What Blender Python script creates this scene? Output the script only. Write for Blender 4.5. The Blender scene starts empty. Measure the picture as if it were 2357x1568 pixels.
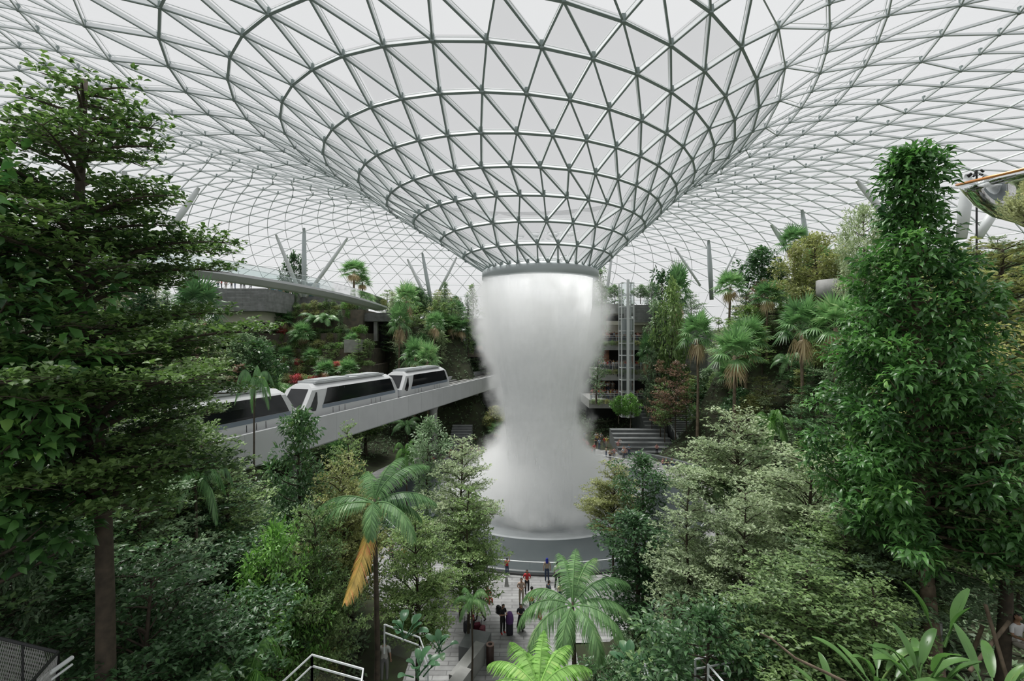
import bpy, bmesh, math, random
import numpy as np
from mathutils import Vector, Matrix, Quaternion

# ------------------------------------------------------------------ camera, sky, exposure
SC = bpy.context.scene
COL = SC.collection
EYE = 16.5                       # eye height above the plaza floor
F = 2357 * 16.0 / 36.0           # focal length in pixels
cam_data = bpy.data.cameras.new('camera')
cam_data.lens = 16.0
cam_data.sensor_width = 36.0
cam_data.clip_end = 600
cam = bpy.data.objects.new('camera', cam_data)
cam.location = (0, 0, EYE)
cam.rotation_euler = (math.radians(90), 0, 0)
COL.objects.link(cam)
SC.camera = cam

world = bpy.data.worlds.new('overcast_sky')
SC.world = world
world.use_nodes = True
wn = world.node_tree.nodes
wn['Background'].inputs[0].default_value = (0.985, 0.99, 1.0, 1)
wn['Background'].inputs[1].default_value = 0.66

sun_data = bpy.data.lights.new('soft_sun', 'SUN')
sun_data.energy = 5.8
sun_data.angle = math.radians(24)
sun_data.color = (1.0, 0.985, 0.95)
sun = bpy.data.objects.new('soft_sun', sun_data)
sun.rotation_euler = (math.radians(-14), math.radians(-16), 0)
COL.objects.link(sun)

SC.view_settings.view_transform = 'Standard'
SC.view_settings.look = 'None'
SC.view_settings.exposure = 0.0
SC.view_settings.gamma = 1.0
SC.view_settings.use_curve_mapping = False
cy = SC.cycles
cy.max_bounces = 40
cy.diffuse_bounces = 3
cy.glossy_bounces = 2
cy.transmission_bounces = 3
cy.transparent_max_bounces = 10
cy.volume_bounces = 40
cy.volume_step_rate = 2.0
cy.volume_max_steps = 48
cy.caustics_reflective = False
cy.caustics_refractive = False

CX, CY = 2.95, 48.0              # axis of the waterfall
rng = np.random.default_rng(7)
random.seed(7)

# ------------------------------------------------------------------ helpers
def px(p, d, y=None):
    """world point seen at pixel column p (and row y) at depth d"""
    x = (p - 1178.5) / F * d
    return (x, d) if y is None else (x, d, EYE - (y - 784) / F * d)

def S(t):
    t = np.clip(t, 0, 1)
    return t * t * (3 - 2 * t)

PHI = [-180, -78, -58, -38, -33, -17, -11, 45, 52, 180]
MUL = [1, 1, .22, .22, .95, .95, .12, .12, 1, 1]
def ground(x, y):
    x = np.asarray(x, float); y = np.asarray(y, float)
    rho = np.hypot(x - CX, y - CY)
    phi = np.degrees(np.arctan2(x - CX, y - CY))
    h = 22.0 * S((rho - 21.0) / 30.0) * np.interp(phi, PHI, MUL)
    h = h * (0.42 + 0.58 * S((y - 16) / 24))
    lane = 1 - S((np.abs(x + 1.0) - 4.6) / 5.0) * 1.0
    h = h * (1 - lane * (1 - S((y - 44) / 6)))
    return h
def gz(x, y): return float(ground(x, y))

class MB:
    def __init__(s): s.v = []; s.f = []; s.n = 0; s.m = []
    def add(s, v, f, m=0):
        v = np.asarray(v, float).reshape(-1, 3)
        k = s.n
        s.v.append(v); s.n += len(v)
        if isinstance(f, np.ndarray): f = f.tolist()
        s.f += [[i + k for i in q] for q in f]
        s.m += [m] * len(f)
    def box(s, lo, hi, m=0, rz=0, c=(0, 0, 0)):
        x0, y0, z0 = lo; x1, y1, z1 = hi
        v = np.array([(x0,y0,z0),(x1,y0,z0),(x1,y1,z0),(x0,y1,z0),(x0,y0,z1),(x1,y0,z1),(x1,y1,z1),(x0,y1,z1)], float)
        if rz:
            ca, sa = math.cos(rz), math.sin(rz)
            v[:, :2] = v[:, :2] @ np.array([[ca, sa], [-sa, ca]])
        v += np.array(c)
        s.add(v, [(0,3,2,1),(4,5,6,7),(0,1,5,4),(1,2,6,5),(2,3,7,6),(3,0,4,7)], m)
    def tube(s, pts, rad, n=6, m=0, cap=True):
        pts = np.asarray(pts, float); k = len(pts)
        rad = np.broadcast_to(np.asarray(rad, float), (k,))
        t = np.gradient(pts, axis=0); t /= np.linalg.norm(t, axis=1)[:, None] + 1e-9
        ref = np.array([0, 0, 1.0]) if abs(t[0, 2]) < .8 else np.array([1.0, 0, 0])
        a = np.cross(t, ref); a /= np.linalg.norm(a, axis=1)[:, None] + 1e-9
        b = np.cross(t, a)
        th = np.arange(n) * 2 * math.pi / n
        v = pts[:, None] + rad[:, None, None] * (a[:, None] * np.cos(th)[None, :, None] + b[:, None] * np.sin(th)[None, :, None])
        f = []
        for i in range(k - 1):
            for j in range(n):
                f.append((i*n+j, i*n+(j+1) % n, (i+1)*n+(j+1) % n, (i+1)*n+j))
        if cap: f += [tuple(range(n)), tuple(range((k-1)*n, k*n))]
        s.add(v.reshape(-1, 3), f, m)
    def lathe(s, prof, n=32, c=(0, 0), a0=0, a1=2*math.pi, m=0):
        full = abs(a1 - a0 - 2*math.pi) < 1e-6
        k = n if full else n + 1
        th = a0 + (a1 - a0) * np.arange(k) / n
        p = np.asarray(prof, float)
        v = np.stack([c[0] + p[:, 0:1] * np.cos(th), c[1] + p[:, 0:1] * np.sin(th), np.repeat(p[:, 1:2], k, 1)], -1)
        f = []
        for i in range(len(p) - 1):
            for j in range(n):
                j2 = (j + 1) % k
                f.append((i*k+j, i*k+j2, (i+1)*k+j2, (i+1)*k+j))
        s.add(v.reshape(-1, 3), f, m)
    def sphere(s, c, r, n=10, k=7, m=0):
        r = np.broadcast_to(np.asarray(r, float), (3,))
        a = np.linspace(-math.pi/2, math.pi/2, k)
        th = np.arange(n) * 2*math.pi/n
        v = np.stack([np.cos(a)[:, None]*np.cos(th), np.cos(a)[:, None]*np.sin(th), np.repeat(np.sin(a)[:, None], n, 1)], -1)*r + np.array(c)
        f = [(i*n+j, i*n+(j+1) % n, (i+1)*n+(j+1) % n, (i+1)*n+j) for i in range(k-1) for j in range(n)]
        s.add(v.reshape(-1, 3), f, m)
    def mesh(s, name, mats, smooth=False):
        me = bpy.data.meshes.new(name)
        V = np.concatenate(s.v) if s.v else np.zeros((0, 3))
        cnt = np.fromiter((len(q) for q in s.f), int, len(s.f))
        idx = np.fromiter((i for q in s.f for i in q), int, int(cnt.sum()))
        me.vertices.add(len(V)); me.vertices.foreach_set('co', V.ravel())
        me.loops.add(len(idx)); me.loops.foreach_set('vertex_index', idx)
        me.polygons.add(len(cnt))
        me.polygons.foreach_set('loop_start', np.concatenate([[0], np.cumsum(cnt)[:-1]]))
        me.polygons.foreach_set('loop_total', cnt)
        me.polygons.foreach_set('use_smooth', np.full(len(cnt), bool(smooth)))
        for q in (mats if isinstance(mats, (list, tuple)) else [mats]): me.materials.append(q)
        if any(s.m): me.polygons.foreach_set('material_index', s.m)
        me.update(calc_edges=True)
        return me
    def build(s, name, mats, parent=None, smooth=False):
        return link(name, s.mesh(name, mats, smooth), parent)

def grid_mesh(name, V, Fq, mat, smooth=False):
    """fast path: V (n,3), Fq (m,k) uniform faces"""
    me = bpy.data.meshes.new(name)
    me.vertices.add(len(V)); me.vertices.foreach_set('co', np.asarray(V, np.float32).ravel())
    k = Fq.shape[1]; m = len(Fq)
    me.loops.add(m*k); me.loops.foreach_set('vertex_index', Fq.ravel().astype(np.int32))
    me.polygons.add(m)
    me.polygons.foreach_set('loop_start', np.arange(m)*k)
    me.polygons.foreach_set('loop_total', np.full(m, k))
    me.polygons.foreach_set('use_smooth', np.full(m, bool(smooth)))
    me.materials.append(mat)
    me.update(calc_edges=True)
    return me

def link(name, data, parent=None):
    o = bpy.data.objects.new(name, data); COL.objects.link(o)
    if parent is not None: o.parent = parent
    return o
def thing(name, label, cat, loc=(0, 0, 0), rz=0, group=None):
    o = bpy.data.objects.new(name, None); COL.objects.link(o)
    o.location = loc; o.rotation_euler = (0, 0, rz); o.empty_display_size = .2
    return tag(o, label, cat, group)
THINGS = []
def tag(o, label, cat, group=None):
    o['label'] = label; o['category'] = cat
    if group: o['group'] = group
    THINGS.append(o)
    return o
def struct(o):
    o['kind'] = 'structure'; return o
def copy_tree(o, parent=None):
    c = o.copy(); COL.objects.link(c); c.parent = parent
    for ch in o.children: copy_tree(ch, c)
    return c

# ------------------------------------------------------------------ materials
def mat(name, col, rough=.6, metal=0, noise=None, bump=0, spec=.5, scale=3.0, detail=4):
    m = bpy.data.materials.new(name); m.use_nodes = True
    nt = m.node_tree; b = nt.nodes['Principled BSDF']
    b.inputs['Base Color'].default_value = (*col, 1)
    b.inputs['Roughness'].default_value = rough
    b.inputs['Metallic'].default_value = metal
    b.inputs['Specular IOR Level'].default_value = spec
    if noise is not None or bump:
        tc = nt.nodes.new('ShaderNodeTexCoord')
        n = nt.nodes.new('ShaderNodeTexNoise'); n.inputs['Scale'].default_value = scale; n.inputs['Detail'].default_value = detail
        nt.links.new(tc.outputs['Object'], n.inputs['Vector'])
        if noise is not None:
            r = nt.nodes.new('ShaderNodeValToRGB')
            r.color_ramp.elements[0].position = .3; r.color_ramp.elements[1].position = .7
            r.color_ramp.elements[0].color = (*noise, 1); r.color_ramp.elements[1].color = (*col, 1)
            nt.links.new(n.outputs['Fac'], r.inputs['Fac']); nt.links.new(r.outputs['Color'], b.inputs['Base Color'])
        if bump:
            bp = nt.nodes.new('ShaderNodeBump'); bp.inputs['Strength'].default_value = bump
            nt.links.new(n.outputs['Fac'], bp.inputs['Height']); nt.links.new(bp.outputs['Normal'], b.inputs['Normal'])
    return m

def brick_mat(name, c1, c2, mortar, bw, bh, rough=.7, vertical=False):
    m = bpy.data.materials.new(name); m.use_nodes = True
    nt = m.node_tree; b = nt.nodes['Principled BSDF']
    tc = nt.nodes.new('ShaderNodeTexCoord')
    br = nt.nodes.new('ShaderNodeTexBrick')
    br.inputs['Color1'].default_value = (*c1, 1); br.inputs['Color2'].default_value = (*c2, 1); br.inputs['Mortar'].default_value = (*mortar, 1)
    br.inputs['Scale'].default_value = 1; br.inputs['Brick Width'].default_value = bw; br.inputs['Row Height'].default_value = bh
    br.inputs['Mortar Size'].default_value = min(.03, bh*.08)
    if vertical:
        sp = nt.nodes.new('ShaderNodeSeparateXYZ'); cb = nt.nodes.new('ShaderNodeCombineXYZ')
        nt.links.new(tc.outputs['Object'], sp.inputs[0]); nt.links.new(sp.outputs[0], cb.inputs[0]); nt.links.new(sp.outputs[2], cb.inputs[1])
        nt.links.new(cb.outputs[0], br.inputs['Vector'])
    else: nt.links.new(tc.outputs['Object'], br.inputs['Vector'])
    n = nt.nodes.new('ShaderNodeTexNoise'); n.inputs['Scale'].default_value = 1.3; n.inputs['Detail'].default_value = 6
    nt.links.new(tc.outputs['Object'], n.inputs['Vector'])
    mx = nt.nodes.new('ShaderNodeMixRGB'); mx.blend_type = 'OVERLAY'; mx.inputs[0].default_value = .6
    nt.links.new(br.outputs['Color'], mx.inputs[1]); nt.links.new(n.outputs['Fac'], mx.inputs[2])
    nt.links.new(mx.outputs[0], b.inputs['Base Color']); b.inputs['Roughness'].default_value = rough
    return m

def glass_mat(name, tint=(.96, .98, .98), refl=.12, alpha=.04, rough=.05, back=False):
    """thin glazing: mostly clear, a little reflection, slight frit"""
    m = bpy.data.materials.new(name); m.use_nodes = True
    nt = m.node_tree; nt.nodes.clear()
    out = nt.nodes.new('ShaderNodeOutputMaterial'); tr = nt.nodes.new('ShaderNodeBsdfTransparent')
    tr.inputs[0].default_value = (*tint, 1)
    gl = nt.nodes.new('ShaderNodeBsdfGlossy'); gl.inputs['Roughness'].default_value = rough; gl.inputs[0].default_value = (.9, .9, .9, 1)
    lw = nt.nodes.new('ShaderNodeLayerWeight'); lw.inputs[0].default_value = refl
    mx = nt.nodes.new('ShaderNodeMixShader')
    nt.links.new(lw.outputs['Fresnel'], mx.inputs[0]); nt.links.new(tr.outputs[0], mx.inputs[1]); nt.links.new(gl.outputs[0], mx.inputs[2])
    df = nt.nodes.new('ShaderNodeBsdfTranslucent' if back else 'ShaderNodeBsdfDiffuse'); df.inputs[0].default_value = (.8, .83, .84, 1) if not back else (.47, .48, .495, 1)
    m2 = nt.nodes.new('ShaderNodeMixShader'); m2.inputs[0].default_value = alpha
    nt.links.new(mx.outputs[0], m2.inputs[1]); nt.links.new(df.outputs[0], m2.inputs[2]); nt.links.new(m2.outputs[0], out.inputs[0])
    return m

def leaf_mat(name, dark, light, tip=None, gloss=.45, trans=.3, rough=.42, clump=.5):
    """per-leaf colour variation + translucency"""
    dark = tuple(min(.9, c*2.3) for c in dark); light = tuple(min(.9, c*2.6) for c in light); tip = tip and tuple(min(.9, c*2.0) for c in tip)
    def soft(c, k=.22):
        l = .3*c[0]+.6*c[1]+.1*c[2]; return tuple(v*(1-k)+l*k for v in c)
    dark, light, tip = soft(dark), soft(light), tip and soft(tip)
    m = bpy.data.materials.new(name); m.use_nodes = True
    nt = m.node_tree; nt.nodes.clear()
    out = nt.nodes.new('ShaderNodeOutputMaterial')
    geo = nt.nodes.new('ShaderNodeNewGeometry'); tc = nt.nodes.new('ShaderNodeTexCoord'); oi = nt.nodes.new('ShaderNodeObjectInfo')
    n = nt.nodes.new('ShaderNodeTexNoise'); n.inputs['Scale'].default_value = clump; n.inputs['Detail'].default_value = 3
    nt.links.new(tc.outputs['Object'], n.inputs['Vector'])
    a = nt.nodes.new('ShaderNodeMath'); a.operation = 'MULTIPLY'; a.inputs[1].default_value = .55
    nt.links.new(geo.outputs['Random Per Island'], a.inputs[0])
    b2 = nt.nodes.new('ShaderNodeMath'); b2.operation = 'MULTIPLY_ADD'; b2.inputs[1].default_value = 1.2; b2.inputs[2].default_value = -.45
    nt.links.new(n.outputs['Fac'], b2.inputs[0])
    c = nt.nodes.new('ShaderNodeMath'); c.operation = 'ADD'
    nt.links.new(a.outputs[0], c.inputs[0]); nt.links.new(b2.outputs[0], c.inputs[1])
    d = nt.nodes.new('ShaderNodeMath'); d.operation = 'MULTIPLY_ADD'; d.inputs[1].default_value = .4
    nt.links.new(oi.outputs['Random'], d.inputs[0]); nt.links.new(c.outputs[0], d.inputs[2])
    e0 = nt.nodes.new('ShaderNodeMath'); e0.operation = 'SUBTRACT'; e0.inputs[1].default_value = .1; nt.links.new(d.outputs[0], e0.inputs[0])
    r = nt.nodes.new('ShaderNodeValToRGB'); e = r.color_ramp.elements
    e[0].position = .05; e[0].color = (*dark, 1); e[1].position = .8; e[1].color = (*light, 1)
    if tip:
        q = e.new(1.0); q.color = (*tip, 1)
    nt.links.new(e0.outputs[0], r.inputs['Fac'])
    pb = nt.nodes.new('ShaderNodeBsdfPrincipled'); pb.inputs['Roughness'].default_value = rough; pb.inputs['Specular IOR Level'].default_value = gloss
    nt.links.new(r.outputs['Color'], pb.inputs['Base Color'])
    tl = nt.nodes.new('ShaderNodeBsdfTranslucent'); hs = nt.nodes.new('ShaderNodeHueSaturation'); hs.inputs['Value'].default_value = 1.5; hs.inputs['Saturation'].default_value = 1.15
    nt.links.new(r.outputs['Color'], hs.inputs['Color']); nt.links.new(hs.outputs[0], tl.inputs[0])
    mx = nt.nodes.new('ShaderNodeMixShader'); mx.inputs[0].default_value = trans
    nt.links.new(pb.outputs[0], mx.inputs[1]); nt.links.new(tl.outputs[0], mx.inputs[2]); nt.links.new(mx.outputs[0], out.inputs[0])
    return m

M = {}
M['steel'] = mat('green_grey_steel', (.24, .29, .28), .6)
M['steel_outer'] = mat('pale_green_grey_steel', (.40, .45, .44), .6)
M['steel_light'] = mat('pale_steel', (.72, .75, .76), .4)
M['roof_glass'] = glass_mat('roof_glazing', (.985, .99, .99), .1, .02)
M['roof_frit'] = glass_mat('fritted_roof_glazing', (.985, .99, .99), .08, .30, back=True)
M['web'] = mat('white_beam_web', (.88, .90, .91), .9, spec=.1)
M['white_paint'] = mat('white_painted_steel', (.66, .68, .69), .35)
M['col_grey'] = mat('grey_painted_column', (.42, .46, .47), .4)
M['concrete'] = brick_mat('board_marked_concrete', (.17, .175, .175), (.235, .24, .24), (.10, .10, .10), 2.4, .22, .8, True)
M['concrete_light'] = mat('light_concrete', (.36, .36, .35), .75, noise=(.27, .27, .26), scale=1.5)
M['girder'] = mat('guideway_concrete', (.56, .57, .58), .55, noise=(.50, .51, .52), scale=.5)
M['dark_deck'] = mat('track_deck', (.075, .08, .08), .7, noise=(.05, .05, .05), scale=2)
M['paving'] = brick_mat('grey_stone_paving', (.25, .25, .25), (.35, .35, .35), (.17, .17, .17), 1.3, .33, .55)
M['apron'] = mat('dark_slate_apron', (.055, .068, .072), .4, noise=(.045, .058, .062), scale=.6)
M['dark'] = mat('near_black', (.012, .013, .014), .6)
M['soil'] = mat('mossy_soil', (.035, .05, .018), .95, noise=(.02, .018, .010), scale=1.2, bump=.4)
M['stone'] = mat('planter_stone', (.16, .13, .10), .85, noise=(.09, .085, .07), scale=1.6, bump=.3)
M['shop'] = mat('shop_front_warm', (.42, .17, .07), .5, noise=(.12, .05, .03), scale=1.2)
M['cream'] = mat('cream_soffit', (.62, .58, .50), .6)
M['glass'] = glass_mat('balustrade_glass', (.93, .96, .955), .15, .05)
M['bark'] = mat('brown_bark', (.085, .065, .045), .85, noise=(.035, .028, .02), scale=5, bump=.5)
M['bark_pale'] = mat('pale_bark', (.26, .20, .14), .85, noise=(.10, .075, .05), scale=4, bump=.5)
M['chrome'] = mat('mirror_steel', (.86, .87, .88), .04, 1.0)
M['copper'] = mat('copper_rim', (.75, .33, .12), .3, .6)
# ------------------------------------------------------------------ glass roof: rings round the funnel, then the outer dome
RR = [5.87,7.75,9.7,11.85,13.9,15.9,18.2,20.7,23.4,26.4,29.6,32.9,36.0,39.2,42.4,45.6,48.8,52,55.2,58.4,61.6,64.8,68,71.2,74.4,77.6,80.8,84]
HH = [7.1,8.5,10.0,11.5,13.0,14.6,16.2,17.9,19.2,20.4,21.4,22.2,22.8,23.2,23.3,23.2,22.9,22.4,21.7,20.8,19.6,18.2,16.5,14.4,11.8,8.6,4.6,0]
NN = [39,26,26] + [39]*8 + [78]*3 + [117]*14
def ring(i, n, off):
    r = RR[i]; dr = r - 5.87
    th = (np.arange(n) + off) * 2*math.pi/n - .33*2*math.pi/39
    sx = -(0.15*dr + 0.009*dr*dr)
    if r > 30: sx = -8.6 + 1.5*S((r-30)/10) + 5*S((r-45)/35) - 2*S((r-30)/5)
    ex = 1 + .28*S((r-32)/45)
    tilt = min(.0065*dr*dr, 2.0) * (1 - S((r-34)/30))
    x = CX + sx + r*ex*np.cos(th); y = CY + r*np.sin(th)*(1 - .0*ex)
    z = EYE + HH[i] - tilt*np.cos(th)
    return np.stack([x, y, z], -1), th
rings = []
for i, n in enumerate(NN):
    rings.append(ring(i, n, .5*(i % 2) if i > 3 else (0.5 if i == 1 else 0.0)))
edges = []; tris = []; ringedges = []
for i, (P, th) in enumerate(rings):
    n = len(P)
    for j in range(n): ringedges.append((P[j], P[(j+1) % n], i))
    if i == len(rings)-1: break
    Q, tq = rings[i+1]; m = len(Q)
    a = b = 0
    # start with nearest node of Q to P[0]
    b0 = int(np.argmin(np.abs(((tq - th[0] + math.pi) % (2*math.pi)) - math.pi)))
    da = 2*math.pi/n; db = 2*math.pi/m
    start = ((tq[b0]-th[0]+math.pi) % (2*math.pi))-math.pi
    while a < n or b < m:
        pa = P[a % n]; qb = Q[(b0+b) % m]
        edges.append((pa, qb, i))
        ta = (a+1)*da; tb = start + (b+1)*db
        if b >= m or (a < n and ta <= tb): tris.append((pa, P[(a+1) % n], qb)); a += 1
        else: tris.append((pa, Q[(b0+b+1) % m], qb)); b += 1
def beams(E, w, depth, up, only=None):
    P0 = np.array([e[0] for e in E]); P1 = np.array([e[1] for e in E])
    t = P1-P0; L = np.linalg.norm(t, axis=1); t /= L[:, None]
    mid = (P0+P1)/2
    c = np.array([CX, CY, EYE-10]); 
    nrm = np.tile(np.array([0, 0, 1.0]), (len(E), 1))
    rad = mid - np.array([CX, CY, 0]); rad[:, 2] = 0; rr = np.linalg.norm(rad, axis=1)
    rad /= rr[:, None] + 1e-9
    slope = np.interp(rr, np.array(RR), np.gradient(np.array(HH), np.array(RR)))
    nrm = np.stack([-rad[:, 0]*slope, -rad[:, 1]*slope, np.ones(len(E))], -1); nrm /= np.linalg.norm(nrm, axis=1)[:, None]
    s = np.cross(t, nrm); s /= np.linalg.norm(s, axis=1)[:, None]
    n2 = np.cross(s, t)
    w = np.broadcast_to(w, (len(E),))[:, None]/2
    vs = []
    for q, e in ((P0, 0), (P1, 1)):
        for a, b in ((-1, 0), (1, 0), (1, 1), (-1, 1)):
            vs.append(q + s*w*a + n2*(up + depth*b))
    V = np.stack(vs, 1).reshape(-1, 3)
    base = np.arange(len(E))[:, None]*8
    Fq = np.concatenate([base + np.array(q) for q in ((0,1,5,4),(1,2,6,5),(2,3,7,6),(3,0,4,7))])
    return V, Fq
ceiling = bpy.data.objects.new('ceiling', None); COL.objects.link(ceiling); struct(ceiling)
for nm, E, wi, wo in (('ring_beam', ringedges, .17, .10), ('diagonal_beam', edges, .125, .085)):
    for E2, w_, ms_, dp_ in (([e for e in E if e[2] < 10], wi, 'steel', .30), ([e for e in E if e[2] >= 10], wo*.85, 'steel_outer', .16)):
        V, Fq = beams(E2, w_, .06, 0)
        fo_ = link(nm, grid_mesh(nm, V, Fq, M[ms_]), ceiling)
        V, Fq = beams(E2, .03, dp_, .06)
        link('beam_web', grid_mesh('beam_web', V, Fq, M['web']), ceiling)
V, Fq = beams([e for e in edges+ringedges if e[2] < 13], .045, .04, .5)
link('glazing_bar', grid_mesh('glazing_bar', V, Fq, M['web']), ceiling)
T = np.array(tris); cen = T.mean(1)
rad = cen - np.array([CX, CY, 0]); rad[:, 2] = 0; rr_ = np.linalg.norm(rad, axis=1); rad /= rr_[:, None]
sl = np.interp(rr_, np.array(RR), np.gradient(np.array(HH), np.array(RR)))
nr = np.stack([-rad[:, 0]*sl, -rad[:, 1]*sl, np.ones(len(T))], -1); nr /= np.linalg.norm(nr, axis=1)[:, None]
Tv = (T + nr[:, None]*.7).reshape(-1, 3)
inn = rr_ < 22
for nm, sel, mm in (('glass_skin', inn, 'roof_glass'), ('fritted_glass_skin', ~inn, 'roof_frit')):
    tv = Tv.reshape(-1, 3, 3)[sel].reshape(-1, 3)
    link(nm, grid_mesh(nm, tv, np.arange(len(tv)).reshape(-1, 3), M[mm]), ceiling)
# node hubs
hub = MB()
for i, (P, th) in enumerate(rings):
    if i > 24: break
    if i > 14: continue
    s_ = .12 if i < 10 else .09
    for p in P: hub.box((-s_, -s_, -.05), (s_, s_, .45), c=p)
hub.build('node_hub', M['steel'], ceiling)
# oculus collar
cl = MB(); z0 = EYE+7.1
cl.lathe([(5.95, z0+.15), (6.1, z0), (6.1, z0-.75), (5.7, z0-.85), (5.5, z0-.3), (5.6, z0+.15), (5.95, z0+.15)], 72, (CX, CY))
tag(cl.build('oculus_ring', M['col_grey'], None, True), 'grey steel collar at the foot of the roof funnel, above the falling water', 'ring')

# ------------------------------------------------------------------ terrain and plaza
gx = np.concatenate([np.arange(-110, -40, 3), np.arange(-40, 50, 1.0), np.arange(50, 115, 3)])
gy = np.concatenate([np.arange(-12, 90, 1.0), np.arange(90, 140, 3)])
X, Y = np.meshgrid(gx, gy)
Z = ground(X, Y) + .25*np.sin(X*.9+Y*.4)*np.sin(Y*.7)*S((ground(X, Y)-.5)/2) - .06
Z -= 7*S((15.6-np.hypot(X-CX, Y-CY))/3)
V = np.stack([X, Y, Z], -1).reshape(-1, 3)
nx = len(gx); ny = len(gy)
i0 = (np.arange(ny-1)[:, None]*nx + np.arange(nx-1)[None]).ravel()
ter = link('ground_slope', grid_mesh('ground_slope', V, np.stack([i0, i0+1, i0+1+nx, i0+nx], -1), M['soil'], True)); struct(ter)
fl = MB()
fl.lathe([(15.9, -.02), (15.9, .0), (23.2, .0), (23.2, -.02)], 96, (CX, CY))
fl.box((-5.3, 8, -.02), (3.4, 27.5, -.008))
fl.box((10, 58, -.03), (34, 82, -.012)); fl.box((-14, 64, -.03), (12, 84, -.012))
floor = fl.build('floor', M['paving']); struct(floor)

# basin
bn = thing('waterfall_basin', 'round dark basin ringing the foot of the waterfall, with pale inner bowl', 'basin', (CX, CY, 0))
q = MB(); q.lathe([(16.0, .0), (16.0, .12), (15.6, .16), (15.2, .10), (11.3, .20), (11.0, .26)], 120); q.build('apron', M['apron'], bn, True)
q = MB(); q.lathe([(11.0, .26), (10.7, .28), (10.4, .15), (8, -.5), (5, -1.6), (2, -3.4), (.3, -5)], 96)
M['bowl'] = mat('wet_pale_bowl', (.36, .38, .39), .25, noise=(.28, .30, .31), scale=.5)
q.build('bowl', M['bowl'], bn, True)
q = MB(); q.lathe([(15.95, .1), (16.2, .1), (16.25, .02), (16.25, 0)], 120); q.build('kerb', M['dark'], bn)
ra = thing('circular_handrail', 'thin pale circular handrail around the dark basin', 'handrail', (CX, CY, 0))
q = MB(); q.lathe([(16.28+.035*math.cos(a), 1.02+.035*math.sin(a)) for a in np.linspace(0, 2*math.pi, 7)], 144); q.build('rail', M['steel_light'], ra, True)
for a in np.arange(0, 2*math.pi, 2*math.pi/60):
    q = MB(); q.box((-.012, -.04, .0), (.012, .04, 1.0), rz=a, c=(16.28*math.cos(a), 16.28*math.sin(a), 0)); q.build('post', M['glass'], ra)

# ------------------------------------------------------------------ waterfall and mist
def water_mat():
    m = bpy.data.materials.new('falling_water'); m.use_nodes = True
    nt = m.node_tree; nt.nodes.clear(); N = nt.nodes.new; L = nt.links.new
    out = N('ShaderNodeOutputMaterial'); tc = N('ShaderNodeTexCoord')
    mp = N('ShaderNodeMapping'); mp.inputs['Scale'].default_value = (1.0, 1.0, .16)
    L(tc.outputs['Object'], mp.inputs[0])
    n = N('ShaderNodeTexNoise'); n.inputs['Scale'].default_value = 1.1; n.inputs['Detail'].default_value = 5; L(mp.outputs[0], n.inputs['Vector'])
    sp = N('ShaderNodeSeparateXYZ'); L(tc.outputs['Object'], sp.inputs[0])
    zr = N('ShaderNodeMapRange'); zr.inputs[1].default_value = 4; zr.inputs[2].default_value = 23; zr.inputs[3].default_value = -.10; zr.inputs[4].default_value = .62
    L(sp.outputs[2], zr.inputs[0])
    ad = N('ShaderNodeMath'); ad.operation = 'MULTIPLY_ADD'; ad.inputs[1].default_value = .7; L(n.outputs['Fac'], ad.inputs[0]); L(zr.outputs[0], ad.inputs[2]); ad.use_clamp = True
    df = N('ShaderNodeBsdfDiffuse'); df.inputs[0].default_value = (.93, .94, .95, 1)
    tl = N('ShaderNodeBsdfTranslucent'); tl.inputs[0].default_value = (.93, .94, .95, 1)
    m1 = N('ShaderNodeMixShader'); m1.inputs[0].default_value = .5; L(df.outputs[0], m1.inputs[1]); L(tl.outputs[0], m1.inputs[2])
    tr = N('ShaderNodeBsdfTransparent'); m2 = N('ShaderNodeMixShader'); L(ad.outputs[0], m2.inputs[0]); L(tr.outputs[0], m2.inputs[1]); L(m1.outputs[0], m2.inputs[2])
    L(m2.outputs[0], out.inputs[0])
    return m
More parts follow.
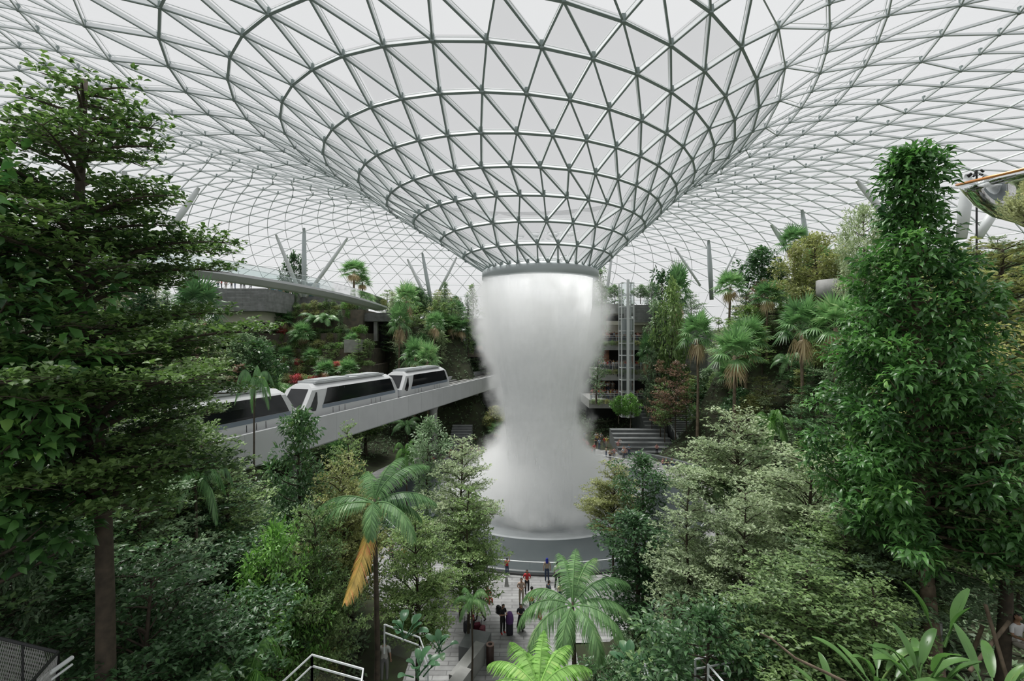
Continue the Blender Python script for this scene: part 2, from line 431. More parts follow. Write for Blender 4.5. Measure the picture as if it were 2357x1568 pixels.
def mist_mat():
    m = bpy.data.materials.new('drifting_mist'); m.use_nodes = True
    nt = m.node_tree; nt.nodes.clear(); N = nt.nodes.new; L = nt.links.new
    out = N('ShaderNodeOutputMaterial'); tc = N('ShaderNodeTexCoord')
    sp = N('ShaderNodeSeparateXYZ'); L(tc.outputs['Object'], sp.inputs[0])
    def math_(op, a, b=None, c=None, clamp=False):
        q = N('ShaderNodeMath'); q.operation = op; q.use_clamp = clamp
        for i, w in enumerate((a, b, c)):
            if w is None: continue
            if isinstance(w, (int, float)): q.inputs[i].default_value = w
            else: L(w, q.inputs[i])
        return q.outputs[0]
    x, y, z = sp.outputs
    x = math_('SUBTRACT', x, CX); y = math_('SUBTRACT', y, CY)
    rho = math_('SQRT', math_('ADD', math_('MULTIPLY', x, x), math_('MULTIPLY', y, y)))
    # radius of the mist as a function of height
    fc = N('ShaderNodeValToRGB'); pts = [(0, 1.0), (.09, 1.0), (.15, .78), (.22, .56), (.35, .46), (.5, .49), (.62, .58), (.75, .68), (.9, .66), (1, .58)]
    el = fc.color_ramp.elements; el[0].position = 0; el[0].color = (1, 1, 1, 1); el[1].position = 1; el[1].color = (.56, .56, .56, 1)
    for p, v in pts[1:-1]: q = el.new(p); q.color = (v, v, v, 1)
    zn = math_('DIVIDE', math_('ADD', z, .5), 24.5, clamp=True); L(zn, fc.inputs['Fac'])
    R = math_('MULTIPLY', fc.outputs[0], 11.0)
    n = N('ShaderNodeTexNoise'); n.inputs['Scale'].default_value = .33; n.inputs['Detail'].default_value = 4; n.inputs['Roughness'].default_value = .6
    L(tc.outputs['Object'], n.inputs['Vector'])
    edge = math_('ADD', math_('SUBTRACT', R, rho), math_('MULTIPLY_ADD', n.outputs['Fac'], 6.5, -3.1))
    core = math_('DIVIDE', edge, 2.2, clamp=True)
    core = math_('POWER', core, 1.4)
    n2 = N('ShaderNodeTexNoise'); n2.inputs['Scale'].default_value = .22; n2.inputs['Detail'].default_value = 3; L(tc.outputs['Object'], n2.inputs['Vector'])
    dn = math_('MULTIPLY', core, math_('MULTIPLY_ADD', n2.outputs['Fac'], 1.7, -.35, clamp=False))
    # thin over the bowl
    low = N('ShaderNodeMapRange'); low.inputs[1].default_value = 1.5; low.inputs[2].default_value = 6; low.inputs[3].default_value = .26; low.inputs[4].default_value = 1.0; L(z, low.inputs[0])
    dn = math_('MULTIPLY', math_('MULTIPLY', dn, low.outputs[0]), 2.0)
    dn = math_('MAXIMUM', dn, 0)
    vs = N('ShaderNodeVolumeScatter'); vs.inputs[0].default_value = (1.0, 1.0, 1.0, 1); L(dn, vs.inputs['Density'])
    L(vs.outputs[0], out.inputs['Volume'])
    return m
wf = thing('waterfall', 'white curtain of water falling from the roof funnel into the round basin', 'waterfall', (CX, CY, 0))
q = MB(); q.lathe([(5.5, 22.9), (5.4, 20), (4.8, 16), (3.9, 11), (3.5, 6), (3.4, 0.0), (3.3, -1.8)], 72); q.build('water_curtain', water_mat(), wf, True)
q = MB(); q.lathe([(.01, 22.75), (8.2, 22.75), (9.6, 19), (9.4, 16), (7.8, 12.5), (7.6, 6.0), (9.5, 4), (11.8, 2.6), (12.2, .5), (.01, .2)][::-1], 48, (CX, CY))
ms = q.build('mist_cloud', mist_mat(), None); 
tag(ms, 'billowing white mist wrapped round the falling water above the basin', 'mist'); ms['kind'] = 'stuff'
# ------------------------------------------------------------------ foliage builders
M['leaf_mid'] = leaf_mat('leaf_mid_green', (.024, .052, .014), (.105, .17, .042), (.16, .22, .055))
M['leaf_deep'] = leaf_mat('leaf_deep_green', (.008, .026, .010), (.032, .082, .024), (.09, .16, .04), rough=.33)
M['leaf_bright'] = leaf_mat('leaf_bright_green', (.02, .07, .008), (.085, .20, .022), (.20, .31, .045), rough=.35)
M['leaf_pale'] = leaf_mat('leaf_pale_variegated', (.055, .085, .038), (.16, .205, .10), (.29, .32, .19))
M['leaf_olive'] = leaf_mat('leaf_olive', (.05, .06, .016), (.15, .17, .045), (.28, .24, .08))
M['leaf_cool'] = leaf_mat('leaf_cool_green', (.03, .06, .026), (.10, .16, .075), (.20, .26, .15))
M['leaf_bronze'] = leaf_mat('leaf_bronze', (.05, .028, .018), (.16, .10, .06), (.24, .2, .1))
M['leaf_red'] = leaf_mat('leaf_red_flower', (.18, .02, .02), (.55, .06, .07), (.7, .2, .2))
M['frond'] = leaf_mat('palm_frond_green', (.018, .06, .018), (.08, .17, .05), (.19, .27, .11), rough=.35)
M['frond_lime'] = leaf_mat('palm_frond_lime', (.05, .13, .012), (.14, .28, .04), (.26, .38, .08), rough=.35)
M['frond_dead'] = leaf_mat('dead_frond_tan', (.16, .11, .06), (.33, .26, .15), (.42, .34, .2))
M['frond_old'] = leaf_mat('ageing_frond_orange', (.14, .10, .01), (.30, .20, .02), (.40, .13, .03), clump=1.5)

def norm(v): return v / (np.linalg.norm(v, axis=-1, keepdims=True) + 1e-9)
def leaf_mesh(C, D, N, Ln, Wd, shape, name, mat_, droop=.15):
    """C base points, D directions, N rough normals. One island per leaf."""
    n = len(C); D = norm(D); Sd = norm(np.cross(D, N)); N = np.cross(Sd, D)
    Ln = np.broadcast_to(Ln, (n,))[:, None]; Wd = np.broadcast_to(Wd, (n,))[:, None]
    def P(u, w, h): return C + D*Ln*u + Sd*Wd*w + N*Ln*h
    if shape == 4:
        V = np.stack([P(0,0,0), P(.55,.5,-.02), P(1,0,-droop), P(.5,-.5,-.02)], 1); q = [(0,1,2,3)]
    elif shape == 5:
        V = np.stack([P(0,0,0), P(.5,.5,.05), P(1,0,-droop), P(.5,-.5,.05), P(.5,0,-.03)], 1)
        q = [(0,1,4),(1,2,4),(2,3,4),(3,0,4)]
    else:
        V = np.stack([P(0,0,0), P(.3,.36,.06), P(.66,.5,.03), P(1,0,-droop*1.4), P(.66,-.5,.03), P(.3,-.36,.06), P(.32,0,.0), P(.68,0,-.05)], 1)
        q = [(0,1,6),(6,1,2,7),(7,2,3),(7,3,4),(6,7,4,5),(0,6,5)]
    k = V.shape[1]; base = np.arange(n)[:, None]*k
    if shape == 4: return grid_mesh(name, V.reshape(-1, 3), base + np.array(q[0]), mat_, True)
    if shape == 5:
        return grid_mesh(name, V.reshape(-1, 3), np.concatenate([base + np.array(t) for t in q]), mat_, True)
    mb_f = [base + np.array(t) for t in q]
    tri = np.concatenate([f for f in mb_f if f.shape[1] == 3]); qd = np.concatenate([f for f in mb_f if f.shape[1] == 4])
    tri = np.concatenate([tri, qd[:, [0,1,2]], qd[:, [0,2,3]]])
    return grid_mesh(name, V.reshape(-1, 3), tri, mat_, True)

def rosettes(R, k, Ln, asp, shape, name, mat_, out=None, up=(.1, .9), r=None, droop=.2):
    """k leaves round every rosette centre R; out biases directions outward"""
    r = r or rng
    n = len(R); C = np.repeat(R, k, 0); m = len(C)
    az = r.random(m)*2*math.pi; el = up[0] + (up[1]-up[0])*r.random(m)
    D = np.stack([np.cos(az)*np.cos(el), np.sin(az)*np.cos(el), np.sin(el)], -1)
    if out is not None: D = norm(D + np.repeat(out, k, 0))
    N = np.tile([0, 0, 1.0], (m, 1)) + r.normal(0, .35, (m, 3))
    L_ = Ln*(.65 + .6*r.random(m))
    return leaf_mesh(C + r.normal(0, Ln*.18, (m, 3)), D, N, L_, L_*asp, shape, name, mat_, droop)

def bez(p0, p1, p2, n):
    t = np.linspace(0, 1, n)[:, None]
    return (1-t)**2*np.array(p0) + 2*t*(1-t)*np.array(p1) + t*t*np.array(p2)

def tiered_data(H, R, tr, tiers, z0, nb, seed, twig=.3, lean=(0, 0), wob=.15, taper=.8, flat=.12, rise=.25, sides=7, sub=4, ktw=1.0):
    """layered tree: whorls of near-horizontal branches. returns wood MB, rosette centres"""
    r = np.random.default_rng(seed); wood = MB(); ros = []
    zs = np.linspace(0, H, 14)
    tx = lean[0]*zs/H + wob*np.sin(zs*.7+seed)*zs/H; ty = lean[1]*zs/H + wob*np.cos(zs*.55+seed*2)*zs/H
    trunk = np.stack([tx, ty, zs], -1)
    wood.tube(trunk, tr*(1-.82*(zs/H))**.9 + .012, sides)
    def at(z): return np.array([np.interp(z, zs, tx), np.interp(z, zs, ty), z])
    a0 = r.random()*6.28
    for ti, zt in enumerate(np.linspace(z0*H, H*.985, tiers)):
        f = (zt-z0*H)/(H*(1-z0))
        rt = R*((1-f)**taper*.92 + .10)*(.75+.4*r.random())
        if f < .12: rt *= .8
        n = max(3, int(nb*(1-.35*f)))
        a0 += 1.3
        for b in range(n):
            az = a0 + b*2*math.pi/n + r.normal(0, .22); L = rt*(.7+.4*r.random())
            d = np.array([math.cos(az), math.sin(az), 0]); zz = zt + r.normal(0, .18)
            p0 = at(min(max(zz, 0), H)); up = L*rise*(.6+.8*r.random())
            p2 = p0 + d*L + np.array([0, 0, up]); p1 = p0 + d*L*.45 + np.array([0, 0, up*1.1])
            path = bez(p0, p1, p2, 6)
            wood.tube(path, np.linspace(tr*.30*(1-.5*f)+.006, .006, 6), max(3, sides-3), cap=False)
            side = np.array([-d[1], d[0], 0])
            ns = max(3, int(L/twig))
            for s in np.linspace(.22, 1, ns):
                c = (1-s)**2*p0 + 2*s*(1-s)*p1 + s*s*p2
                for sg in (-1, 1):
                    if r.random() > ktw: continue
                    tl = (L*.42*(1-s*.75)+.12)*(.6+.6*r.random())
                    e = c + side*sg*tl + d*tl*.7 + np.array([0, 0, flat*r.random()])
                    if sub > 2 and tl > .25: wood.tube([c, (c+e)/2+np.array([0, 0, .03]), e], [.010, .007, .004], 3, cap=False)
                    nr = max(1, int(tl/(twig*.55)))
                    for q in range(nr):
                        u = (q+1)/nr
                        ros.append(c + (e-c)*u + r.normal(0, .05, 3) + np.array([0, 0, flat*r.random()]))
                ros.append(c + np.array([0, 0, .05]))
    return wood, np.array(ros)

def cone_data(H, R, tr, z0, nbr, seed, prof=None, clump=.38, per=16, rise=.5, sides=7, lean=(0, 0)):
    """broadleaf crown: many rising branches ending in leafy clumps. returns wood, centres, outward dirs"""
    r = np.random.default_rng(seed); wood = MB(); ros = []; outs = []
    zs = np.linspace(0, H*.97, 10); tx = lean[0]*zs/H + .1*np.sin(zs*.8+seed); ty = lean[1]*zs/H + .1*np.cos(zs*.6+seed)
    wood.tube(np.stack([tx, ty, zs], -1), tr*(1-.85*zs/H) + .012, sides)
    prof = prof or (lambda f: (1-f)**.75*.95 + .08)
    for b in range(nbr):
        f = (b+r.random())/nbr; zt = (z0 + (1-z0)*f)*H
        L = R*prof(f)*(.55+.5*r.random()); az = b*2.39996 + r.normal(0, .3)
        d = np.array([math.cos(az), math.sin(az), 0])
        p0 = np.array([np.interp(zt, zs, tx), np.interp(zt, zs, ty), min(zt, H*.97)]); p0[2] -= L*rise*.6; p0[2] = max(p0[2], .1)
        p2 = p0 + d*L + np.array([0, 0, L*rise]); p1 = p0 + d*L*.6 + np.array([0, 0, L*rise*.2])
        wood.tube(bez(p0, p1, p2, 5), np.linspace(tr*.25, .006, 5), max(3, sides-3), cap=False)
        nc = max(1, int(L/(clump*1.3)))
        for k in range(nc):
            u = 1 - k*.8/max(nc, 1); c = (1-u)**2*p0 + 2*u*(1-u)*p1 + u*u*p2
            c = c + r.normal(0, clump*.35, 3)
            q = r.normal(0, 1, (per, 3)); q = norm(q)*(r.random((per, 1))**.4)*clump; q[:, 2] *= .7
            ros.append(c + q); outs.append(norm(q + d*.25*clump + np.array([0, 0, .1*clump])))
    top = r.normal(0, clump*.4, (per*2, 3)) + np.array([tx[-1], ty[-1], H*.97]); ros.append(top); outs.append(norm(top-np.array([tx[-1], ty[-1], H*.9])))
    return wood, np.concatenate(ros), np.concatenate(outs)*.9

def fit(a, n, r, *more):
    if len(a) <= n: return (a, *more) if more else a
    i = r.choice(len(a), n, False)
    return (a[i], *[m[i] for m in more]) if more else a[i]

def make_tree(name, wood, foliage, bark):
    t = bpy.data.objects.new(name, None); COL.objects.link(t); t.empty_display_size = .2
    tr = link('trunk', wood.mesh('trunk', bark, True), t)
    fo = link('foliage', foliage, t); fo['kind'] = 'stuff'
    return t

# -- feather palm / fern fronds
def frond_data(L, n, leaf, rise, drop, r, wide=.9, hang=.5, twist=0, base=.12, taper=1.0):
    """arching rachis along +x; returns path pts and leaflet arrays C,D,N,Ln"""
    t = np.linspace(0, 1, 12)
    ang = rise - (rise+drop)*t**1.15
    dx = np.cos(ang); dz = np.sin(ang)
    P = np.stack([np.cumsum(dx), np.zeros(12), np.cumsum(dz)], -1)*(L/12); P -= P[0]
    s = np.linspace(base, 1, n)
    C = np.stack([np.interp(s, t, P[:, i]) for i in range(3)], -1)
    T = np.stack([np.interp(s, t, dx), s*0, np.interp(s, t, dz)], -1)
    up = np.stack([-T[:, 2], s*0, T[:, 0]], -1)
    env = np.sin(np.pi*np.clip((s-base)/(1-base)*.86+.10, 0, 1))**.6*(1-.25*s*taper)
    Cs, Ds, Ns, Ls = [], [], [], []
    for sg in (-1, 1):
        D = T*(.45+.5*s[:, None]) + np.array([0, sg*wide, 0]) + np.array([0, 0, -hang]) + r.normal(0, .07, (n, 3))
        Cs.append(C); Ds.append(norm(D)); Ns.append(up + np.array([0, sg*.3, 0])); Ls.append(leaf*env*(.9+.2*r.random(n)))
    return P, np.concatenate(Cs), np.concatenate(Ds), np.concatenate(Ns), np.concatenate(Ls)
def strip_leaves(mb, C, D, N, Ln, W, m=0, droop=.35):
    n = len(C); Sd = norm(np.cross(D, N)); L_ = Ln[:, None]
    m1 = C + D*L_*.5 + np.array([0, 0, -1])*L_*droop*.22; tip = C + D*L_ + np.array([0, 0, -1])*L_*droop
    V = np.stack([C-Sd*W*.35, C+Sd*W*.35, m1+Sd*W*.5, m1-Sd*W*.5, tip], 1)
    b = np.arange(n)[:, None]*5
    mb.add(V.reshape(-1, 3), (b+np.array([0,1,2,3])).tolist() + (b+np.array([3,2,4])).tolist(), m)
def rotz(V, a):
    c, s = math.cos(a), math.sin(a); V = V.copy(); x = V[..., 0].copy(); V[..., 0] = c*x - s*V[..., 1]; V[..., 1] = s*x + c*V[..., 1]; return V
def frond_mb(L, n, leaf, rise, drop, az, r, W=.035, origin=(0, 0, 0), mb=None, **kw):
    mb = mb or MB(); dr = kw.pop('droop', .35)
    P, C, D, N, Ln = frond_data(L, n, leaf, rise, drop, r, **kw)
    o = np.array(origin)
    mb.tube(rotz(P, az)+o, np.linspace(.03, .006, 12)*L/2.5, 4, cap=False)
    strip_leaves(mb, rotz(C, az)+o, rotz(D, az), rotz(N, az), Ln, W, droop=dr)
    return mb
def fan_mb(mb, o, az, el, L, R, r, nseg=18, W=.07, m=0, hang=.3):
    """petiole then a pleated fan blade"""
    d = np.array([math.cos(az)*math.cos(el), math.sin(az)*math.cos(el), math.sin(el)])
    side = norm(np.cross(d, [0, 0, 1.0])); up = np.cross(side, d)
    c = np.array(o) + d*L
    mb.tube([o, np.array(o)+d*L*.5+np.array([0, 0, .04]), c], [.015, .012, .008], 3, m=m, cap=False)
    a = np.linspace(-2.0, 2.0, nseg)
    D = d*np.cos(a)[:, None] + side*np.sin(a)[:, None] + np.array([0, 0, -hang*.4])
    strip_leaves(mb, np.tile(c, (nseg, 1)), norm(D), np.tile(up, (nseg, 1)) + np.sin(a*9)[:, None]*side*.4, R*(.8+.25*np.cos(a*.5))*(.95+.1*r.random(nseg)), W*1.0, m=m, droop=hang)

# ------------------------------------------------------------------ prototypes (kept at the origin until first use)
PROTO = {}
def proto_tiered(key, H, R, seed, n, Ln, shape, k=5, bark='bark', leaf='leaf_mid', **kw):
    r = np.random.default_rng(seed)
    wood, ros = tiered_data(H, R, kw.pop('tr', .12), seed=seed, **kw)
    ros = fit(ros, n//k, r)
    PROTO[key] = ('tree', float(ros[:, 2].max())+.1, R, wood.mesh('trunk', M[bark], True), rosettes(ros, k, Ln, .52, shape, 'foliage', M[leaf], r=r, up=(-.1, .8)))
def proto_cone(key, H, R, seed, n, Ln, asp, shape, leaf='leaf_deep', bark='bark', tr=.12, **kw):
    r = np.random.default_rng(seed)
    wood, ros, out = cone_data(H, R, tr, seed=seed, **kw)
    ros, out = fit(ros, n, r, out)
    me = rosettes(ros, 1, Ln, asp, shape, 'foliage', M[leaf], out=out*1.6, r=r, up=(-.3, .5), droop=.3)
    PROTO[key] = ('tree', float(ros[:, 2].max())+.1, R, wood.mesh('trunk', M[bark], True), me)
proto_tiered('tierA', 10, 3.4, 11, 30000, .18, 5, tiers=11, z0=.36, nb=8, tr=.13, twig=.27, taper=.5, flat=.2, rise=.3)
proto_tiered('tierB', 10, 3.0, 12, 26000, .18, 5, tiers=12, z0=.30, nb=7, tr=.11, twig=.28, taper=.55, flat=.2, rise=.3)
proto_tiered('tierC', 9, 3.6, 13, 30000, .17, 5, tiers=9, z0=.48, nb=9, tr=.12, twig=.27, taper=.42, rise=.42, flat=.22)
proto_tiered('farA', 8, 3.1, 21, 7500, .30, 4, tiers=8, z0=.24, nb=6, tr=.11, twig=.5, sub=1, sides=5, k=4)
proto_tiered('farB', 8, 3.3, 22, 7500, .30, 4, tiers=8, z0=.34, nb=7, tr=.10, twig=.5, sub=1, sides=5, k=4, taper=.55, rise=.4)
proto_cone('coneA', 8, 2.2, 31, 9000, .24, .45, 5, z0=.18, nbr=64, clump=.42, per=60)
proto_cone('coneB', 9, 1.7, 32, 9000, .22, .45, 5, z0=.2, nbr=64, clump=.42, per=60, prof=lambda f: .65+.35*math.sin(f*9)*.6 if f < .85 else (1-f)*4+.1)
proto_cone('roundA', 8, 2.6, 33, 9000, .22, .5, 5, z0=.42, nbr=56, clump=.45, per=60, prof=lambda f: math.sin(math.pi*min(1, f*.85+.18))**.7+.1, leaf='leaf_mid')
proto_cone('farRound', 7, 2.4, 41, 3800, .36, .55, 4, z0=.4, nbr=34, clump=.5, per=40, prof=lambda f: math.sin(math.pi*min(1, f*.85+.18))**.7+.1, leaf='leaf_cool')
proto_cone('farCol', 8, 1.1, 42, 3200, .30, .5, 4, z0=.12, nbr=36, clump=.42, per=36, prof=lambda f: .9-.5*f, leaf='leaf_cool')
proto_cone('shrub', 1.6, 1.3, 43, 1500, .22, .45, 5, z0=.1, nbr=22, clump=.32, per=30, prof=lambda f: 1-.5*f, leaf='leaf_mid', tr=.03)
def proto_fan(key, H, seed, R=1.05, trunk=.14):
    r = np.random.default_rng(seed); w = MB(); w.tube([(0, 0, 0), (.1, 0, H*.5), (0, .05, H)], [trunk*1.1, trunk*.8, trunk*.85], 8)
    g = MB()
    for i in range(24):
        fan_mb(g, (0, .05, H), i*2.4, 1.25-i*.062+r.normal(0, .06), .9+.3*r.random(), R, r, hang=.06+.014*i, W=.11)
    dd = MB()
    for i in range(10): fan_mb(dd, (0, .05, H-.1), i*2.1, -.55-.07*i, .5+.2*r.random(), R*.7, r, nseg=10, hang=.6, W=.1)
    PROTO[key] = ('fan', H+1.4, 1.9, w.mesh('trunk', M['bark_pale'], True), g.mesh('crown', M['frond'], False), dd.mesh('dead_skirt', M['frond_dead']))
proto_fan('fan', 6.0, 51); proto_fan('fanLow', 2.2, 52, 1.2)
def proto_feather(key, H, L, seed, n=9, leaf=.5, fol='frond', nl=42, W=.045, trunk=.09, hang=.5):
    r = np.random.default_rng(seed); w = MB(); w.tube([(0, 0, 0), (.12, .05, H*.5), (0, 0, H)], [trunk*1.3, trunk, trunk*.8], 8)
    g = MB()
    for i in range(n): frond_mb(L*(.85+.25*r.random()), nl, leaf, 1.15-.09*i, .7+.05*i, i*2.4, r, W, (0, 0, H), g, hang=hang)
    PROTO[key] = ('feather', H+L*.5, L, w.mesh('trunk', M['bark'], True), g.mesh('crown', M[fol]))
proto_feather('feather', 5, 2.3, 61); proto_feather('featherLow', 1.4, 2.0, 62, 11)
proto_feather('treeFern', 2.6, 1.8, 63, 13, .42, 'leaf_bright', 46, .055, .07, .15)
proto_feather('fern', .12, 1.1, 64, 12, .26, 'leaf_bright', 34, .04, .04, .1)

def place(key, name, x, y, ztop=None, width=None, z=None, leaf=None, rz=None, H=None):
    """stand a copy of a prototype on the ground; ztop and width in metres"""
    P = PROTO[key]; z = gz(x, y) - .1 if z is None else z
    sz = ((H if H else (ztop - z)) / P[1]); sxy = (width/(2*P[2])) if width else sz
    t = bpy.data.objects.new(name, None); COL.objects.link(t); t.empty_display_size = .2
    t.location = (x, y, z); t.rotation_euler = (0, 0, random.random()*6.28 if rz is None else rz); t.scale = (sxy, sxy, sz)
    link('trunk', P[3], t)
    names = {'tree': ('foliage',), 'fan': ('crown', 'dead_skirt'), 'feather': ('crown',)}[P[0]]
    for nm, me in zip(names, P[4:]):
        o = link(nm, me, t)
        if nm == 'foliage': o['kind'] = 'stuff'
        if leaf and nm != 'dead_skirt':
            o.material_slots[0].link = 'OBJECT'; o.material_slots[0].material = M[leaf]
    return t
def at(key, name, p, d, ytop, wpx=None, **kw):
    x = (p-1178.5)/F*d; zt = EYE - (ytop-784)/F*d
    return place(key, name, x, d, ztop=zt, width=wpx/F*d if wpx else None, **kw)
# ------------------------------------------------------------------ guideway and train
def gq(y): return -13.6 + .2833*(y-46)           # near edge of the guideway at depth y
gd = np.array([.2726, .9621, 0]); gn = np.array([-.9621, .2726, 0])   # along / away from the camera
P46 = np.array([-13.6, 46, 0])
def gpt(s, w, z): return P46 + gd*s + gn*w + np.array([0, 0, z])
def gprism(mb, s0, s1, sec, m=0):
    """extrude a (w,z) section from s0 to s1 along the guideway"""
    n = len(sec); v = [gpt(s, w, z) for s in (s0, s1) for w, z in sec]
    mb.add(v, [(i, (i+1) % n, n+(i+1) % n, n+i) for i in range(n)] + [tuple(range(n))[::-1], tuple(range(n, 2*n))], m)
ZT = 10.15
gw = thing('guideway', 'long pale concrete train guideway crossing from the left trees into the mist', 'guideway')
q = MB()
for k in range(-15, 17):
    s0 = k*3.2
    gprism(q, s0, s0+3.185, [(0, ZT), (.28, ZT), (.28, ZT-.75), (.6, ZT-.9), (.6, ZT-2.3), (.18, ZT-2.45), (0, ZT-2.3)])
q.build('near_parapet', M['girder'], gw)
q = MB(); gprism(q, -48, 54.4, [(6.7, ZT), (7.0, ZT), (7.0, ZT-2.4), (6.7, ZT-2.4)]); q.build('far_parapet', M['girder'], gw)
q = MB(); gprism(q, -48, 54.4, [(.25, ZT-.75), (6.75, ZT-.75), (6.75, ZT-1.2), (5.6, ZT-2.3), (1.2, ZT-2.3), (.25, ZT-1.2)]); q.build('deck', M['dark_deck'], gw)
for w in (1.25, 3.15, 4.3, 6.1):
    q = MB(); gprism(q, -48, 54.4, [(w-.25, ZT-.76), (w-.25, ZT-.55), (w+.25, ZT-.55), (w+.25, ZT-.76)]); q.build('running_beam', M['concrete_light'], gw)
for k in range(-14, 17):
    q = MB(); q.box((-.15, -.6, 0), (.15, .6, .06), rz=math.atan2(gd[1], gd[0]), c=gpt(k*3.2, 3.72, ZT-.75)); q.build('cable_bracket', M['steel_light'], gw)
def pillar(s, w, label, r=.52):
    p = gpt(s, w, 0); z0 = gz(p[0], p[1]) - .3
    q = MB(); q.lathe([(.01, z0), (r, z0), (r, ZT-3.1), (r*1.25, ZT-2.7), (r*1.25, ZT-2.25), (.01, ZT-2.25)], 24, (p[0], p[1]))
    tag(q.build('guideway_pillar', M['concrete_light'], None, True), label, 'pillar')
pillar(15.6, 1.3, 'round concrete pillar carrying the guideway over the plaza edge')
pillar(35, 2.5, 'shadowed guideway pillar beside the mist, farther of the pillars')
pillar(-8, 3.0, 'guideway pillar standing among the trees on the left')

M['car_white'] = mat('train_white', (.66, .67, .68), .3); M['car_black'] = mat('train_black_glass', (.010, .012, .014), .08, spec=.6)
M['car_grey'] = mat('train_roof_grey', (.47, .49, .50), .45); M['car_blue'] = mat('train_blue_grey', (.20, .24, .29), .4); M['red'] = mat('red_paint', (.5, .03, .03), .5)
def car(s0, s1, label):
    """shuttle car from s0 (near nose) to s1"""
    L = s1 - s0; W = 2.75; H = 3.25; zb = ZT-.14; w0 = .85
    t = thing('train_car', label, 'train', tuple(gpt(s0, w0, zb)), math.atan2(gd[1], gd[0]), 'cars of the shuttle train')
    t.scale = (1, 1, .88)
    # local: x along the train, y away from the camera, z up
    def sec(z):  # half-width by height
        return W/2 - .10*max(0, (z-1.3)/1.4)**2 if z < 2.7 else W/2 - .12 - (z-2.7)*1.3
    zs = [0.0, .25, .9, 1.3, 2.0, 2.6, 2.8, 3.05, 3.15]
    def nose(z): return .0 if z < .95 else (z-.95)*.62       # windscreen rake
    prof = [(-sec(z), z) for z in zs] + [(sec(z), z) for z in zs[::-1]]
    n = len(prof)
    V = []; 
    for e, sgn in ((0, 1), (1, -1)):
        V += [((0 if e == 0 else L) + sgn*nose(z), W/2 + y, z) for y, z in prof]
    q = MB(); q.add(V, [(i, (i+1) % n, n+(i+1) % n, n+i) for i in range(n)] + [tuple(range(n)), tuple(range(n, 2*n))[::-1]]); body = q.build('body', M['car_white'], t)
    q = MB(); q.box((1.9, .45, 3.14), (L-2.2, W-.45, 3.36)); q.box((2.4, .65, 3.36), (L*.46, W-.65, 3.48)); q.box((L*.55, .65, 3.36), (L-2.8, W-.65, 3.48)); q.build('roof_unit', M['car_grey'], t)
    q = MB(); q.box((.5, .25, -.5), (L-.5, W-.25, .02)); q.box((-.05, .5, .1), (L+.05, W-.5, .28)); q.build('underframe', M['dark'], t)
    for sy, yy in ((-1, -.012), (1, W+.012)):
        def side(x, z): return (x, W/2 + sy*(sec(z)+.016), z)
        def panel(name, zz, xa, xb, m):
            V = [side(xa(z), z) for z in zz] + [side(xb(z), z) for z in zz]; k = len(zz)
            q = MB(); q.add(V, [(i, k+i, k+i+1, i+1) for i in range(k-1)]); q.build(name, m, t)
        panel('side_window', [1.1, 1.3, 2.0, 2.6, 2.66], lambda z: 2.3+(z-1.1)*.42, lambda z: L-.75-(z-1.1)*.5, M['car_black'])
        panel('corner_window', [.62, .9, 1.3, 2.0, 2.4], lambda z: .62+(max(z, .9)-.9)*.55 if z > .7 else 1.0, lambda z: 1.2+.38*min(z, 1.3)*.8, M['car_black'])
        panel('side_stripe', [.72, .9, 1.08], lambda z: 2.2, lambda z: L-.6, M['car_blue'])
        for xd in (L*.30, L*.70):
            q = MB()
            for e in (-.85, 0, .85): q.add([side(xd+e-.03, .08), side(xd+e+.03, .08), (xd+e+.03, W/2+sy*(sec(2.6)+.03), 2.62), (xd+e-.03, W/2+sy*(sec(2.6)+.03), 2.62)], [(0,1,2,3)])
            q.build('door', M['dark'], t)
    for e in (0, 1):
        def fr(y, z): 
            o = nose(z) - .02
            return ((o if e == 0 else L-o), y, z)
        q = MB(); q.add([fr(.42, 1.1), fr(W-.42, 1.1), fr(W-.5, 2.7), fr(.5, 2.7)], [(0,1,2,3)]); ws = q.build('windscreen', M['car_black'], t)
        q = MB(); q.add([fr(.5, .15), fr(W-.5, .15), fr(W-.42, .92), fr(.42, .92)], [(0,1,2,3)]); q.build('front_panel', M['car_blue'], t)
        q = MB(); q.box((-.03, W*.5-.22, .62), (-.022, W*.5+.22, .76), c=(0 if e == 0 else L+.05, 0, 0)); q.build('red_badge', M['red'], t)
    return t
car(-23.3, -10.3, 'white shuttle train car half hidden by leaves at the left')
car(-9.4, 5.5, 'white shuttle train car in the middle, its windscreen and nose in view')
car(6.4, 19.8, 'white shuttle train car farthest along the guideway, nearest the mist')

# ------------------------------------------------------------------ canopy bridge
def sweep(path, sec, name, m, parent, smooth=False):
    p = np.asarray(path, float); t = np.gradient(p, axis=0); t[:, 2] = 0; t = norm(t); s = np.stack([t[:, 1], -t[:, 0], t[:, 0]*0], -1)
    n = len(sec); V = np.concatenate([p[i] + s[i]*np.array([[w] for w, z in sec]) + np.array([[0, 0, z] for w, z in sec]) for i in range(len(p))])
    f = [(i*n+j, i*n+(j+1) % n, (i+1)*n+(j+1) % n, (i+1)*n+j) for i in range(len(p)-1) for j in range(n)] + [tuple(range(n))[::-1], tuple(range((len(p)-1)*n, len(p)*n))]
    q = MB(); q.add(V, f); return q.build(name, m, parent, smooth)
bt = np.linspace(0, 1, 30)[:, None]
bp = (1-bt)**3*np.array([-36, 38, 23.6]) + 3*bt*(1-bt)**2*np.array([-27, 50, 23.5]) + 3*bt*bt*(1-bt)*np.array([-24, 64, 23.2]) + bt**3*np.array([-24, 82, 22.6])
br = thing('canopy_bridge', 'slim curving pale footbridge with glass sides above the left terraces', 'bridge')
